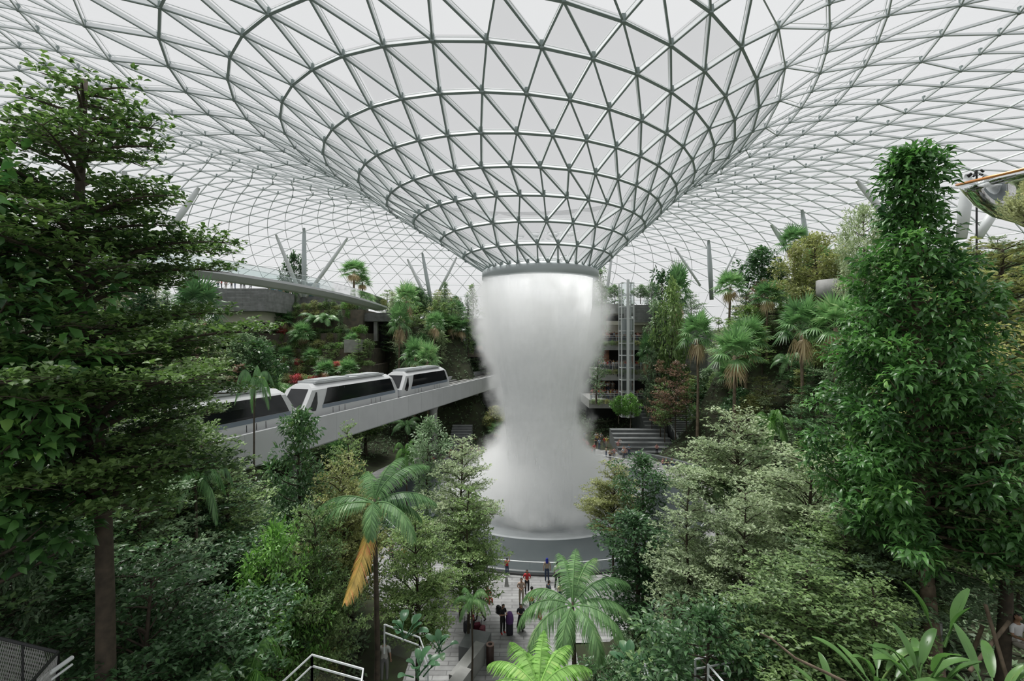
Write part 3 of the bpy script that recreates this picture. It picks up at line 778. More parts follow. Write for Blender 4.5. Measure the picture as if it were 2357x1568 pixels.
sweep(bp, [(-1.5, 0), (1.5, 0), (1.55, -.28), (.6, -.75), (-.6, -.75), (-1.55, -.28)], 'deck', M['girder'], br)
for s in (-1.45, 1.45):
    sweep(bp + 0, [(s-.012, .02), (s+.012, .02), (s+.012, 1.15), (s-.012, 1.15)], 'glass_side', M['glass'], br)
    sweep(bp + 0, [(s-.03, 1.15), (s+.03, 1.15), (s+.03, 1.21), (s-.03, 1.21)], 'handrail', M['steel_light'], br)

# ------------------------------------------------------------------ left terraces and building
def slab(name, p0, p1, y0, y1, d, thick, m, lab=None, cat='wall', struct_=True, parent=None):
    """box whose front face spans pixel columns p0..p1 and rows y0..y1 at depth d"""
    x0, _, z1 = px(p0, d, y0); x1, _, z0 = px(p1, d, y1)
    q = MB(); q.box((x0, d, z0), (x1, d+thick, z1)); o = q.build(name, m, parent)
    if parent is None:
        if struct_: struct(o)
        else: tag(o, lab, cat)
    return o
def railing(pts, h, name_label, cat='railing', m='steel_light', glass=True, post=1.5, rails=2):
    t = thing('railing', name_label, cat); pts = [np.array(p, float) for p in pts]
    q = MB()
    for r_ in range(rails):
        zz = h*(1-.28*r_); q.tube([p + np.array([0, 0, zz]) for p in pts], .03, 6)
    q.build('handrail', M[m], t)
    for a, b in zip(pts[:-1], pts[1:]):
        n = max(1, int(np.linalg.norm(b-a)/post))
        for i in range(n+1):
            c = a + (b-a)*i/n; q = MB(); q.box((-.025, -.025, 0), (.025, .025, h), c=c); q.build('post', M[m], t)
        if glass:
            q = MB(); u = np.array([0, 0, .08]); v = np.array([0, 0, h*.66]); q.add([a+u, b+u, b+v, a+v], [(0,1,2,3)]); q.build('glass_panel', M['glass'], t)
    return t
slab('wall_left', 420, 612, 664, 716, 73, 12, M['concrete'])
slab('trim_1', 500, 603, 716, 742, 75, 10, M['cream'])
slab('wall_shop', 460, 612, 740, 796, 84, 1, M['dark'])  # near-black sheet, the shade of the shop opening put into its colour
slab('wall_shop_painted_glow', 470, 560, 757, 775, 83.5, .3, M['shop'])  # warm shop glow painted as orange colour, nothing here emits
slab('floor_terrace', 440, 612, 795, 806, 74, 11, M['concrete_light'])
slab('wall_left_back', 605, 825, 682, 714, 85, 6, M['concrete'])
slab('wall_left_wing', 818, 892, 720, 740, 83, 8, M['concrete'])
slab('wall_left_recess', 820, 892, 740, 800, 88, 1, M['dark'])  # shade inside the wing's opening painted as a near-black back face
slab('column_wing', 860, 868, 740, 785, 84, .8, M['concrete_light'])
M['teal'] = mat('teal_panel', (.05, .16, .18), .4)
tp = thing('play_structure', 'teal panelled play structure on the top terrace behind the bridge columns', 'structure')
for a, b in ((616, 640), (642, 668), (672, 700), (704, 735)): slab('panel', a, b, 652, 682, 92, .4, M['teal'], parent=tp)
tiers = [(598, 835, 713, 767, 82), (592, 842, 767, 803, 79.5), (585, 850, 803, 842, 77), (575, 855, 842, 884, 74.5), (565, 860, 884, 930, 72)]
for k, (a, b, y0, y1, d) in enumerate(tiers):
    slab('wall_terrace', a, b, y0, y1+6, d, 12, M['stone'])
slab('wall_terrace_pier', 792, 830, 782, 812, 76, 2, M['concrete_light'])
# back wall behind the mist
q = MB(); q.box((2.5, 93, 0), (40, 96, 21)); q.box((-9.5, 93, 14), (2.5, 96, 21)); q.box((-9.5, 93, 0), (2.5, 96, 7)); struct(q.build('wall_back', M['concrete']))
q = MB(); q.box((-9.5, 90.5, 13.2), (2.5, 93, 14)); q.box((2.5, 90, 5.2), (14, 93, 6)); q.box((2.5, 91, 13.2), (14, 93, 14)); struct(q.build('trim_3', M['stone']))
q = MB(); q.box((-9.5, 99, 5), (2.5, 99.5, 15)); struct(q.build('wall_tunnel', M['dark']))  # tunnel darkness painted on as a near-black end sheet
q = MB()
for a0_, a1_ in ((-.15, math.pi+.15),):
    q.lathe([(104, -2), (104, 19)], 60, (0, 20), a0_, a1_)
struct(q.build('wall_perimeter', M['concrete_light']))

# ------------------------------------------------------------------ right terraces
rt = [(1384, 1520, 786, 806, 78), (1376, 1508, 852, 876, 77), (1356, 1500, 920, 940, 76)]
for a, b, y0, y1, d in rt: slab('wall_balcony', a, b, y0, y1, d, 9, M['concrete_light'])
slab('wall_right_recess', 1376, 1520, 806, 852, 86, .6, M['dark']); slab('wall_right_recess', 1370, 1520, 876, 930, 86, .6, M['dark'])  # shade between the balconies painted as near-black sheets
slab('wall_right_recess', 1350, 1480, 936, 1030, 85, .6, M['dark'])  # opening below the lowest balcony, its shade painted near-black
slab('wall_upper', 1392, 1436, 700, 722, 78, 9, M['concrete_light']); slab('wall_upper', 1458, 1522, 702, 742, 79, 9, M['concrete'])
slab('trim_2', 1398, 1522, 739, 748, 79.5, 6, M['cream']); slab('wall_upper_shop', 1398, 1522, 748, 782, 84, .6, M['shop'])
slab('wall_upper_shop', 1398, 1522, 748, 766, 82, .6, M['cream']); slab('wall_upper_recess', 1395, 1440, 720, 742, 86, .6, M['dark'])  # upper recess: shade of the void given as near-black colour
slab('sign_board', 1421, 1436, 858, 867, 76.9, .1, M['dark'], 'small black screen on the face of a right balcony', 'screen', False)
for k, (a, b, y, d) in enumerate(((1386, 1515, 786, 78.2), (1378, 1506, 852, 77.2), (1358, 1496, 920, 76.2), (1395, 1436, 700, 78.2), (1460, 1520, 702, 79.2))):
    x0, _, z = px(a, d, y); x1 = px(b, d)[0]
    railing([(x0, d, z), (x1, d, z)], 1.0, ['glass railing of the upper crowded balcony, right of the mist', 'glass railing of the middle crowded balcony, right of the mist', 'glass railing of the lowest crowded balcony, right of the mist', 'pale railing on the roof terrace left of the lift tower', 'pale railing on the roof terrace right of the lift tower'][k], post=2)
# warm timber wall in the shops
for a, b, y0, y1, d in ((1386, 1399, 722, 782, 83), (1380, 1402, 806, 835, 84), (1372, 1396, 878, 915, 84)):
    slab('wall_timber', a, b, y0, y1, d, .3, M['shop'])
# lift tower
lt = thing('lift_tower', 'glass lift tower with a pale steel mast on the right balconies', 'lift tower')
x0, _, zt = px(1431, 74, 650); x1 = px(1459, 74)[0]; z0 = 4.0
for xx in (x0, x1):
    for yy in (74, 75.9):
        q = MB(); q.box((xx-.07, yy-.07, z0), (xx+.07, yy+.07, zt)); q.build('post', M['white_paint'], lt)
q = MB()
for zz in np.arange(z0, zt, 2.0):
    for yy in (74, 75.9): q.box((x0, yy-.05, zz), (x1, yy+.05, zz+.12))
    for xx in (x0, x1): q.box((xx-.05, 74, zz), (xx+.05, 75.9, zz+.12))
q.build('frame', M['white_paint'], lt)
q = MB(); q.box((x0, 74, z0), (x1, 75.9, zt)); q.build('glass_shaft', M['glass'], lt)
xm = px(1445.5, 73.6)[0]; q = MB(); q.box((xm-.2, 73.4, z0), (xm+.2, 73.8, zt+.4)); q.build('mast', M['white_paint'], lt)
q = MB(); q.box((x0+.2, 74.2, 17.5), (x1-.2, 75.7, 20)); q.build('lift_cabin', M['car_grey'], lt)

# ------------------------------------------------------------------ stairs and cascade
M['step'] = mat('grey_step', (.20, .21, .215), .5, noise=(.12, .13, .135), scale=1); M['edge'] = mat('pale_step_edge', (.45, .46, .46), .5)
def steps(name, lab, x0, x1, y0, dy, n, z0, dz, cat='stairs'):
    t = thing(name, lab, cat)
    for k in range(n):
        q = MB(); q.box((x0, y0+k*dy, 0), (x1, y0+(k+1)*dy+.05, z0+(k+1)*dz)); s_ = q.build('step', M['step'], t)
        q = MB(); q.box((x0, y0+k*dy-.03, z0+(k+1)*dz-.05), (x1, y0+k*dy+.12, z0+(k+1)*dz+.004)); q.build('edge', M['edge'], s_)
steps('water_cascade', 'broad grey stepped water cascade right of the basin', 15.5, 24.0, 65.5, 1.15, 6, 0, .42, 'cascade')
steps('water_cascade', 'narrow stepped cascade climbing between the bamboo and the trees', 21.2, 24.8, 72.6, .85, 9, 2.5, .48, 'cascade')
steps('staircase', 'grey staircase climbing right of the water cascade', 24.9, 28.6, 64.5, .55, 20, 0, .24)
railing([(24.5, 64.5, .1), (24.5, 75.5, 4.9)], 1.0, 'steel handrail between the cascade and the staircase', glass=False)
railing([(28.8, 64.5, .1), (28.8, 75.5, 4.9)], 1.0, 'steel handrail on the outer side of the staircase', glass=False)
steps('staircase', 'small staircase under the guideway behind the left crowd', -9.5, -6.3, 67, .6, 10, 0, .3)
q = MB(); q.lathe([(22.8, 0), (22.8, .5), (23.4, .5), (23.4, 0)], 40, (CX, CY), -.25, .9); tag(q.build('curved_bench', M['step'], None), 'low curved stone bench edging the right side of the plaza', 'bench')

# ------------------------------------------------------------------ roof columns
def column(p0, y0, p1, y1, d, w, lab, m='white_paint', d0=None):
    a = np.array(px(p0, d0 or d, y0)); b = np.array(px(p1, d, y1)); r = w/F*d/2
    if y1 < 668 and p1 not in (694, 704, 700): b = a+(b-a)*(1.6 if y1 > 560 else 1.25)
    q = MB(); q.tube([a, a+(b-a)*.1, a+(b-a)*.5, b], [r*.45, r*.75, r, r*.8], 16); tag(q.build('roof_column', M[m], None, True), lab, 'column', None)
column(700, 525, 700, 684, 84, 11, 'upright grey roof column behind the canopy bridge', 'col_grey')
column(635, 540, 694, 684, 84, 9, 'pale roof column leaning left behind the canopy bridge', d0=80)
column(800, 548, 704, 684, 84, 9, 'pale roof column leaning right behind the canopy bridge', d0=84)
column(938, 597, 966, 655, 95, 8, 'short white roof column leaning left above the treetops left of the mist')
column(972, 582, 986, 660, 92, 9, 'upright grey roof column above the treetops left of the mist', 'col_grey')
column(1051, 592, 1012, 668, 95, 7, 'slender white roof column leaning right, nearest the mist on its left')
column(287, 395, 287, 640, 50, 20, 'thick white roof column seen through the big left tree')
column(458, 432, 405, 510, 52, 14, 'white roof column leaning right beside the big left tree')
column(1408, 585, 1394, 695, 92, 8, 'slender white roof column just right of the mist')
column(1631, 553, 1638, 690, 88, 11, 'upright grey roof column rising from the right slope', 'col_grey')
column(1553, 570, 1590, 625, 98, 6, 'thin pale roof column leaning left over the right treetops')
column(1697, 570, 1664, 635, 98, 6, 'thin pale roof column leaning right over the right treetops')
column(1846, 483, 1866, 620, 74, 13, 'tall grey roof column behind the right palms', 'col_grey')
column(1775, 517, 1868, 655, 74, 13, 'white roof column slanting across the right palms')
column(1955, 540, 1890, 655, 72, 12, 'white roof column leaning right beside the round pod')
column(1972, 416, 2060, 520, 50, 15, 'thick pale roof column leaning left behind the tall conical tree')
column(2228, 402, 2216, 520, 46, 24, 'thick white roof column right of the tall conical tree')
column(2300, 465, 2262, 530, 48, 20, 'white roof column under the mirrored bowl')

# round pod, lamp mast, mirrored bowl
x, _, z = px(1922, 56, 645); q = MB(); q.lathe([(.01, z-2.2), (1.7, z-2.2), (2.0, z-1.7), (2.0, z), (1.85, z), (1.85, z-1.2), (.01, z-1.2)], 28, (x, 56)); tag(q.build('viewing_pod', M['concrete_light'], None, True), 'round concrete viewing pod among the right palms', 'pod')
pd = thing('lamp_mast', 'dark mast with a cluster of spotlights left of the mirrored bowl', 'lamp'); x, _, z = px(2248, 34, 392)
q = MB(); q.tube([(x, 34, gz(x, 34)), (x, 34, z)], .06, 8); q.build('pole', M['dark'], pd)
for k in range(7):
    a = k*.9; zz = z - .06 - .13*(k//2)*1.6
    q = MB(); q.tube([(x, 34, zz), (x+.34*math.cos(a), 34+.34*math.sin(a), zz+.05)], .02, 4); q.tube([(x+.30*math.cos(a), 34+.30*math.sin(a), zz+.09), (x+.52*math.cos(a), 34+.52*math.sin(a), zz-.06)], .075, 8); q.build('spotlight', M['dark'], pd)
mb_ = thing('mirrored_bowl', 'large mirror-polished bowl sculpture with a copper rim at the right edge', 'sculpture', (28.6, 24.5, 24.9), 0)
mb_.rotation_euler = (math.radians(6), math.radians(-13), 0)
q = MB(); q.lathe([(.5, -2.9), (.75, -2.2), (1.2, -1.75), (2.0, -1.2), (2.7, -.3), (3.05, .45), (3.25, .95), (3.2, 1.0), (2.9, .7), (2.2, .2), (.01, -.2)], 64); q.build('bowl', M['chrome'], mb_, True)
q = MB(); q.lathe([(3.25, .95), (3.34, 1.0), (3.3, 1.1), (3.16, 1.06), (3.2, .98)], 64); q.build('rim', M['copper'], mb_, True)
q = MB(); q.tube([(0, 0, -2.6), (.3, 0, -9)], [.5, .35], 16); q.build('stem', M['col_grey'], mb_, True)

# ------------------------------------------------------------------ near walkways at the bottom of the frame
def P3(p, d, y): return np.array(px(p, d, y))
def walk(name_label, pts, h=1.05, **kw):
    """pts are handrail points (pixel, depth, row)"""
    return railing([P3(*p) - np.array([0, 0, h]) for p in pts], h, name_label, **kw)
walk('steel and glass railing corner at the bottom, left of the tall palm', [(640, 11.2, 1580), (718, 12, 1508), (836, 12, 1541), (828, 11, 1600)], post=1.0)
walk('steel railing glimpsed beyond the tall palm trunk', [(885, 16.5, 1438), (966, 16.5, 1468), (985, 15.5, 1520)], post=1.2)
walk('steel railing under the pale trees at lower right', [(1600, 13.5, 1518), (1700, 13.8, 1500), (1790, 14, 1476)], post=1.5, rails=3)
walk('steel railing running down to the bottom edge, right of centre', [(1630, 12.8, 1530), (1690, 11.5, 1600)], post=1.2)
walk('stair railing at the bottom edge beside the round-leaved palms', [(1484, 14, 1528), (1506, 12.5, 1590)], post=1.2)
wf_ = thing('mesh_fence', 'dark mesh fence with a steel handrail in the bottom left corner', 'fence')
a, b, c_ = P3(-30, 7.0, 1462), P3(133, 7.2, 1502), P3(10, 5.6, 1640)
for u, v, nm in ((a, b, 'back'), (b, c_, 'side')):
    q = MB(); dn = np.array([0, 0, -1.1]); q.tube([u, v], .025, 5); q.tube([u+dn, v+dn], .025, 5); q.tube([u, u+dn], .025, 5); q.tube([v, v+dn], .025, 5); q.tube([(u+v)/2, (u+v)/2+dn], .02, 5); q.build('frame', M['dark'], wf_)
    q = MB()
    for k in range(40):
        for e in (-1, 1):
            s0 = u + (v-u)*k/40; k2 = k + e*9
            if not 0 <= k2 <= 40: continue
            q.tube([s0, u + (v-u)*k2/40 + dn], .004, 3, cap=False)
    q.build('wire_mesh', M['concrete_light'], wf_)
q = MB(); q.tube([P3(60, 6.6, 1590), P3(166, 7.3, 1514)], .035, 8); q.tube([P3(60, 6.6, 1608), P3(166, 7.3, 1530)], .02, 6); q.build('handrail', M['white_paint'], wf_)
def blk(p, d, z0, z1, w, l, rz, lab, m):
    x = px(p, d)[0]; q = MB(); q.box((-w/2, -l/2, 0), (w/2, l/2, z1-z0)); o = q.build('stone_seat', M[m], None); o.location = (x, d, z0); o.rotation_euler = (0, 0, rz); return tag(o, lab, 'bench')
blk(1094, 24.0, 0, .75, 1.3, 1.5, -.25, 'dark slab seat beside the bin, highest of the stepped planter walls', 'step')
blk(1077, 22.2, 0, 1.0, .55, 2.6, -.42, 'beige stone planter wall leading down from the dark slab seat', 'concrete_light')
blk(1048, 20.3, 0, 1.3, .6, 1.9, -.42, 'beige stone planter wall block at the bottom of the row', 'concrete_light')
bn_ = thing('litter_bin', 'brown cylindrical litter bin with a pale open rim on the plaza', 'bin', (px(1128, 23.2)[0], 23.2, 0))
M['brown'] = mat('brown_bin', (.045, .022, .018), .5); M['binrim'] = mat('bin_rim', (.28, .18, .15), .5)
q = MB(); q.lathe([(.01, 0), (.2, 0), (.2, 1.0), (.11, 1.0), (.11, .5), (.01, .5)], 24); q.build('body', M['brown'], bn_, True)
q = MB(); q.lathe([(.205, .99), (.205, 1.03), (.11, 1.03), (.11, .99)], 24); q.build('rim', M['binrim'], bn_)
tag(link('wet_floor_sign', None), 'x', 'x') if False else None
q = MB(); x, y = px(1166, 32.0*.96)[0], 30.6
q.add([(-.14, -.13, 0), (.14, -.13, 0), (.07, 0, .58), (-.07, 0, .58), (-.14, .13, 0), (.14, .13, 0)], [(0,1,2,3), (5,4,3,2), (0,3,4), (1,5,2), (0,4,5,1)]); o = q.build('floor_sign', M['concrete_light']); o.location = (x, y, 0); tag(o, 'small grey folding floor sign on the paving below the girl in red', 'sign')
# ------------------------------------------------------------------ trees: individual ones near the camera
def reg(t, label, cat='tree', group=None): return tag(t, label, cat, group)
def unique(name, H, R, wood, fol, bark, loc, rz=0):
    t = bpy.data.objects.new(name, None); COL.objects.link(t); t.location = loc; t.rotation_euler = (0, 0, rz)
    link('trunk', wood.mesh('trunk', M[bark], True), t); f = link('foliage', fol, t); f['kind'] = 'stuff'; return t
M['leaf_left'] = leaf_mat('leaf_big_left_tree', (.016, .042, .010), (.068, .125, .020), (.15, .21, .03), clump=.4)
M['leaf_glossy'] = leaf_mat('leaf_big_glossy', (.008, .032, .009), (.042, .125, .018), (.13, .27, .03), rough=.3, clump=.6)
r = np.random.default_rng(101)
wood, ros = tiered_data(19.4, 3.45, .22, 17, .56, 8, 101, twig=.22, lean=(-1.15, .2), sides=12, taper=.55, flat=.14, rise=.25, wob=.1)
ros = fit(ros, 18000, r)
t = unique('tiered_tree', 20, 3.6, wood, rosettes(ros, 6, .135, .52, 8, 'foliage', M['leaf_left'], r=r, up=(-.1, .9)), 'bark', (-7.65, 9.0, 2.4)); reg(t, 'tall layered green tree filling the left side, its brown trunk reaching the bottom edge')
wood, ros, out = cone_data(14, 2.3, .2, .5, 80, 102, clump=.4, per=70, prof=lambda f: math.sin(math.pi*min(1, f*.8+.2))**.5+.1)
ros, out = fit(ros, 6500, r, out)
t = unique('broadleaf_tree', 14, 2.6, wood, rosettes(ros, 1, .26, .5, 8, 'foliage', M['leaf_glossy'], out=out*1.5, r=r, up=(-.3, .5), droop=.3), 'bark', (-9.6, 7.8, 5.6)); reg(t, 'dark broad-leaved tree cut by the left edge beside the tall layered tree')
# the tall conical tree at the right
def prof7(f):
    return np.interp(f, [0, .15, .35, .5, .62, .74, .82, .9, 1], [1.0, 1.05, .95, .72, .55, .33, .15, .17, .05])
wood, ros, out = cone_data(16.2, 2.75, .21, .26, 185, 103, clump=.42, per=95, prof=prof7, rise=.35, sides=12, lean=(-.75, 0))
ros, out = fit(ros, 24000, r, out)
t = unique('conical_tree', 16, 3.1, wood, rosettes(ros, 1, .27, .38, 8, 'foliage', M['leaf_glossy'], out=out*1.6, r=r, up=(-.35, .5), droop=.35), 'bark_pale', (12.85, 13.9, 6.2)); reg(t, 'tall conical tree with large glossy leaves dominating the right side')
q = MB(); q.lathe([(.215, 1.0), (.225, 1.1), (.22, 1.75), (.205, 1.85)], 14); q.build('trunk_wrap', M['concrete_light'], t)
wood, ros = tiered_data(11.5, 3.3, .22, 9, .52, 7, 104, twig=.28, sides=10, taper=.5, rise=.5)
ros = fit(ros, 5200, r)
t = unique('tiered_tree', 11, 3, wood, rosettes(ros, 6, .13, .5, 5, 'foliage', M['leaf_mid'], r=r), 'bark', (14.2, 13.2, 3.6)); reg(t, 'forked tree with twin brown trunks at the right edge, right of the conical tree')
# hill tree at far right
def T(key, name, p, d, ytop, wpx, label, cat='tree', **kw):
    return reg(at(key, name, p, d, ytop, wpx, **kw), label, cat)
T('tierA', 'tiered_tree', 385, 17, 725, 330, 'layered tree behind the tall left tree, its spray reaching toward the train', leaf='leaf_mid')
T('tierC', 'tiered_tree', 250, 14, 830, 380, 'layered tree low behind the tall left trunk', leaf='leaf_mid')
T('tierB', 'tiered_tree', 520, 17, 1015, 330, 'light green layered tree in front of the nearest train car', leaf='leaf_mid')
T('coneA', 'conical_tree', 692, 21, 935, 210, 'dark conical tree standing in front of the train nose', leaf='leaf_deep')
T('tierB', 'tiered_tree', 800, 24, 965, 150, 'small pale tree below the guideway girder, left of the tall palm', leaf='leaf_mid')
T('tierC', 'tiered_tree', 790, 20, 1030, 240, 'yellow-green layered tree directly behind the tall palm crown', leaf='leaf_olive')
T('coneB', 'conical_tree', 985, 30, 958, 120, 'dark green tree left of the guideway pillar', leaf='leaf_cool')
T('tierA', 'tiered_tree', 1060, 27, 1000, 210, 'pale layered tree at the left rim of the basin', leaf='leaf_pale')
T('tierB', 'tiered_tree', 1078, 24.5, 1110, 190, 'pale green layered tree leaning over the basin railing', leaf='leaf_mid')
T('roundA', 'round_tree', 640, 14.5, 1195, 210, 'bright green round tree below the dark conical tree', leaf='leaf_bright')
T('tierA', 'tiered_tree', 960, 20, 1150, 240, 'small-leaved tree right of the tall palm', leaf='leaf_mid')
T('tierB', 'tiered_tree', 330, 13, 1010, 340, 'shaded layered tree right of the tall left trunk', leaf='leaf_cool')
T('coneA', 'broadleaf_tree', 20, 9.5, 1180, 250, 'broad-leaved shrub tree low in the left corner', leaf='leaf_cool')
T('tierC', 'tiered_tree', 720, 15.5, 1130, 260, 'small layered tree left of the tall palm trunk', leaf='leaf_mid')
T('coneB', 'climber_tree', 1480, 27, 1042, 150, 'narrow dark tree clothed in leaves, right of the basin', leaf='leaf_deep')
T('coneB', 'climber_tree', 1463, 24, 1180, 190, 'dark leafy column below the narrow dark tree, right of the basin', leaf='leaf_deep')
T('tierC', 'tiered_tree', 1412, 30, 1050, 170, 'airy yellow-green tree at the right rim of the basin', leaf='leaf_olive')
T('tierB', 'tiered_tree', 1585, 20, 1095, 250, 'slim airy tree with a reddish trunk right of the leafy column', leaf='leaf_pale')
T('tierC', 'tiered_tree', 1695, 25, 922, 330, 'large pale variegated tree, tallest of the pale trees right of centre', leaf='leaf_pale')
T('tierA', 'tiered_tree', 1710, 18, 1110, 250, 'pale layered tree below the large pale variegated tree', leaf='leaf_pale')
T('tierC', 'tiered_tree', 1870, 19, 1020, 430, 'wide pale-topped tree with a forked trunk at lower right', leaf='leaf_pale')
T('tierA', 'tiered_tree', 1860, 13, 1270, 460, 'dense small-leaved green tree low at right', leaf='leaf_mid')
T('tierC', 'tiered_tree', 2060, 15.5, 1090, 420, 'dark small-leaved tree behind the conical tree trunk', leaf='leaf_cool')
T('tierA', 'tiered_tree', 2290, 27, 540, 520, 'olive layered tree on the slope below the mirrored bowl', leaf='leaf_olive')
T('tierC', 'tiered_tree', 2250, 22, 720, 420, 'olive spreading tree right of the conical tree', leaf='leaf_olive')
T('roundA', 'round_tree', 1990, 52, 465, 120, 'pale feathery tree just left of the conical tree top', leaf='leaf_pale')
T('roundA', 'round_tree', 1880, 60, 535, 170, 'olive tree behind the right palms, left of the conical tree', leaf='leaf_olive')
T('farRound', 'round_tree', 1750, 76, 567, 115, 'dark round-headed tree standing above the right treeline', leaf='leaf_deep')
T('farRound', 'round_tree', 676, 90, 580, 64, 'dark round tree between the leaning columns behind the bridge', leaf='leaf_deep', z=18)
for p, yt, dd in ((1680, 628, 72), (1765, 650, 66), (1885, 568, 66), (1828, 523, 72)):
    T('fan', 'fan_palm', p, dd, yt, 80, {1680: 'tall slim fan palm standing clear at the top of the right slope', 1765: 'fan palm with a bare trunk in the middle of the right slope', 1885: 'fan palm left of the round pod', 1828: 'tall fan palm crossing the slanting white column'}[p], 'palm')
for p, yt, dd, w in ((1605, 722, 64, 90), (1845, 690, 50, 115), (1925, 688, 47, 130), (1690, 760, 56, 120), (1720, 735, 60, 110), (1560, 615, 85, 70), (1490, 770, 75, 50)):
    T('fan', 'fan_palm', p, dd, yt, w, 'fan palm on the right slope, ' + {1605: 'with a pale dead skirt above the dark trees', 1845: 'silvery and broad, left of the conical tree', 1925: 'silvery and broad, touching the conical tree', 1690: 'low and wide among the tree crowns', 1720: 'low with a bright crown below the bare trunk palm', 1560: 'at the skyline behind the mall edge', 1490: 'beside the upper balcony'}[p], 'palm')
for p, yt, dd, w in ((816, 603, 86, 75), (835, 634, 88, 50), (935, 655, 80, 70), (955, 780, 72, 70), (985, 790, 70, 70), (920, 700, 78, 60), (1000, 720, 80, 55)):
    T('fan', 'fan_palm', p, dd, yt, w, 'fan palm ' + {816: 'at the far end of the canopy bridge, the taller', 835: 'at the far end of the canopy bridge, the shorter', 935: 'high on the slope left of the mist', 955: 'with pale fans just above the far train car', 985: 'bright yellow-green above the far train car', 920: 'in the middle of the slope left of the mist', 1000: 'in deep green nearest the mist on the left slope'}[p], 'palm', z=(21.5 if p < 840 else None))

# feather palms in front
def big_palm(loc, H, L, seed, fronds, label, fol='frond', leaf=.62, nl=64, W=.045, tr=.10, old=None, tilt=0):
    r = np.random.default_rng(seed); t = thing('feather_palm', label, 'palm', loc)
    w = MB(); w.tube([(0, 0, 0), (.1, .05, H*.5), (0, 0, H)], [tr*1.3, tr, tr*.75], 10); w.tube([(0, 0, H-.1), (0, 0, H+.45)], [tr*.9, tr*.35], 8); w.build('trunk', M['bark'], t, True)
    for i, (az, rise, drop, sc_) in enumerate(fronds):
        mb = frond_mb(L*sc_, nl, leaf*min(1, sc_+.1), math.radians(rise), math.radians(drop), math.radians(az), r, W, (0, 0, H+.3), hang=.55, droop=.5)
        o = mb.build('frond', M['frond_old'] if old == i else M[fol], t)
        if old == i: o['label'] = 'ageing orange-yellow frond'
    return t
x = px(862, 16.5)[0]
big_palm((x, 16.5, gz(x, 16.5)-.2), 10.5-gz(x, 16.5), 2.75, 201, [(70, 78, 12, 1.0), (118, 70, 40, .95), (35, 74, 20, 1.05), (175, 30, 50, 1.0), (200, 22, 60, 1.0), (5, 38, 40, .95), (-35, 28, 70, 1.0), (-78, 40, 85, .8), (-95, -62, 26, 1.3), (20, 10, 60, .8)],
         'tall palm with drooping fronds in the lower left of centre, one frond orange', old=8)
x = px(1318, 18)[0]
big_palm((x, 18, 0), 5.7, 3.0, 202, [(78, 80, 10, 1.0), (55, 72, 26, 1.05), (100, 76, 20, 1.0), (150, 42, 60, .95), (180, 36, 75, 1.0), (215, 28, 75, 1.0), (0, 35, 60, 1.0), (-30, 30, 75, 1.0), (-65, 25, 80, .9), (-110, 30, 85, .9), (20, 58, 40, 1.1), (250, 10, 60, .8)],
         'big arching palm on the plaza edge in front of the basin', leaf=.7, nl=70)
x = px(1240, 12.5)[0]
big_palm((x, 12.5, 0), 6.6, 2.0, 203, [(80, 66, 10, .95), (120, 60, 30, 1.0), (150, 50, 40, 1.0), (180, 45, 50, 1.0), (50, 60, 30, 1.0), (20, 52, 40, 1.0), (-10, 45, 50, 1.0), (100, 40, 40, .9), (-60, 40, 60, .9), (230, 40, 60, .9), (65, 35, 45, .9)],
         'lime green palm at the bottom edge in the centre', fol='frond_lime', leaf=.5, nl=44, W=.06)
x = px(1650, 26)[0]
big_palm((x, 26, 0), 8.0, 2.9, 204, [(150, 70, 40, 1), (200, 60, 60, 1), (30, 50, 80, 1), (-20, 45, 90, 1.0), (90, 60, 50, 1), (-80, 55, 90, 1), (250, 55, 80, .9)], 'palm with pale arching fronds half hidden among the pale trees')
T('feather', 'feather_palm', 450, 14.5, 985, 190, 'palm with hanging fronds in front of the nearest train car', 'palm')
T('fan', 'fan_palm', 455, 40, 640, 120, 'dark palm by the left concrete wall under the bridge', 'palm', leaf='leaf_deep')
T('feather', 'feather_palm', 585, 30, 800, 110, 'palm with drooping fronds left of the train, above the layered trees', 'palm')
T('feather', 'feather_palm', 1085, 21, 1335, 110, 'small palm beside the plaza trees, left of the people', 'palm')
T('treeFern', 'tree_fern', 935, 38, 985, 80, 'bright tree fern under the guideway', 'fern')
T('treeFern', 'tree_fern', 1635, 15, 1430, 150, 'bright green tree fern above the lower right railing', 'fern')
T('treeFern', 'tree_fern', 1775, 40, 905, 110, 'bright tree fern in the middle of the right slope', 'fern')
T('treeFern', 'tree_fern', 560, 10.5, 1385, 240, 'bright fern crown at lower left, right of the thin trunks', 'fern')
T('treeFern', 'tree_fern', 600, 9.5, 1515, 200, 'lime fern crown at the bottom edge, left of the railing corner', 'fern', leaf='frond_lime')
T('treeFern', 'tree_fern', 250, 8.5, 1470, 170, 'shaded fern at the foot of the tall left tree', 'fern', leaf='leaf_cool')

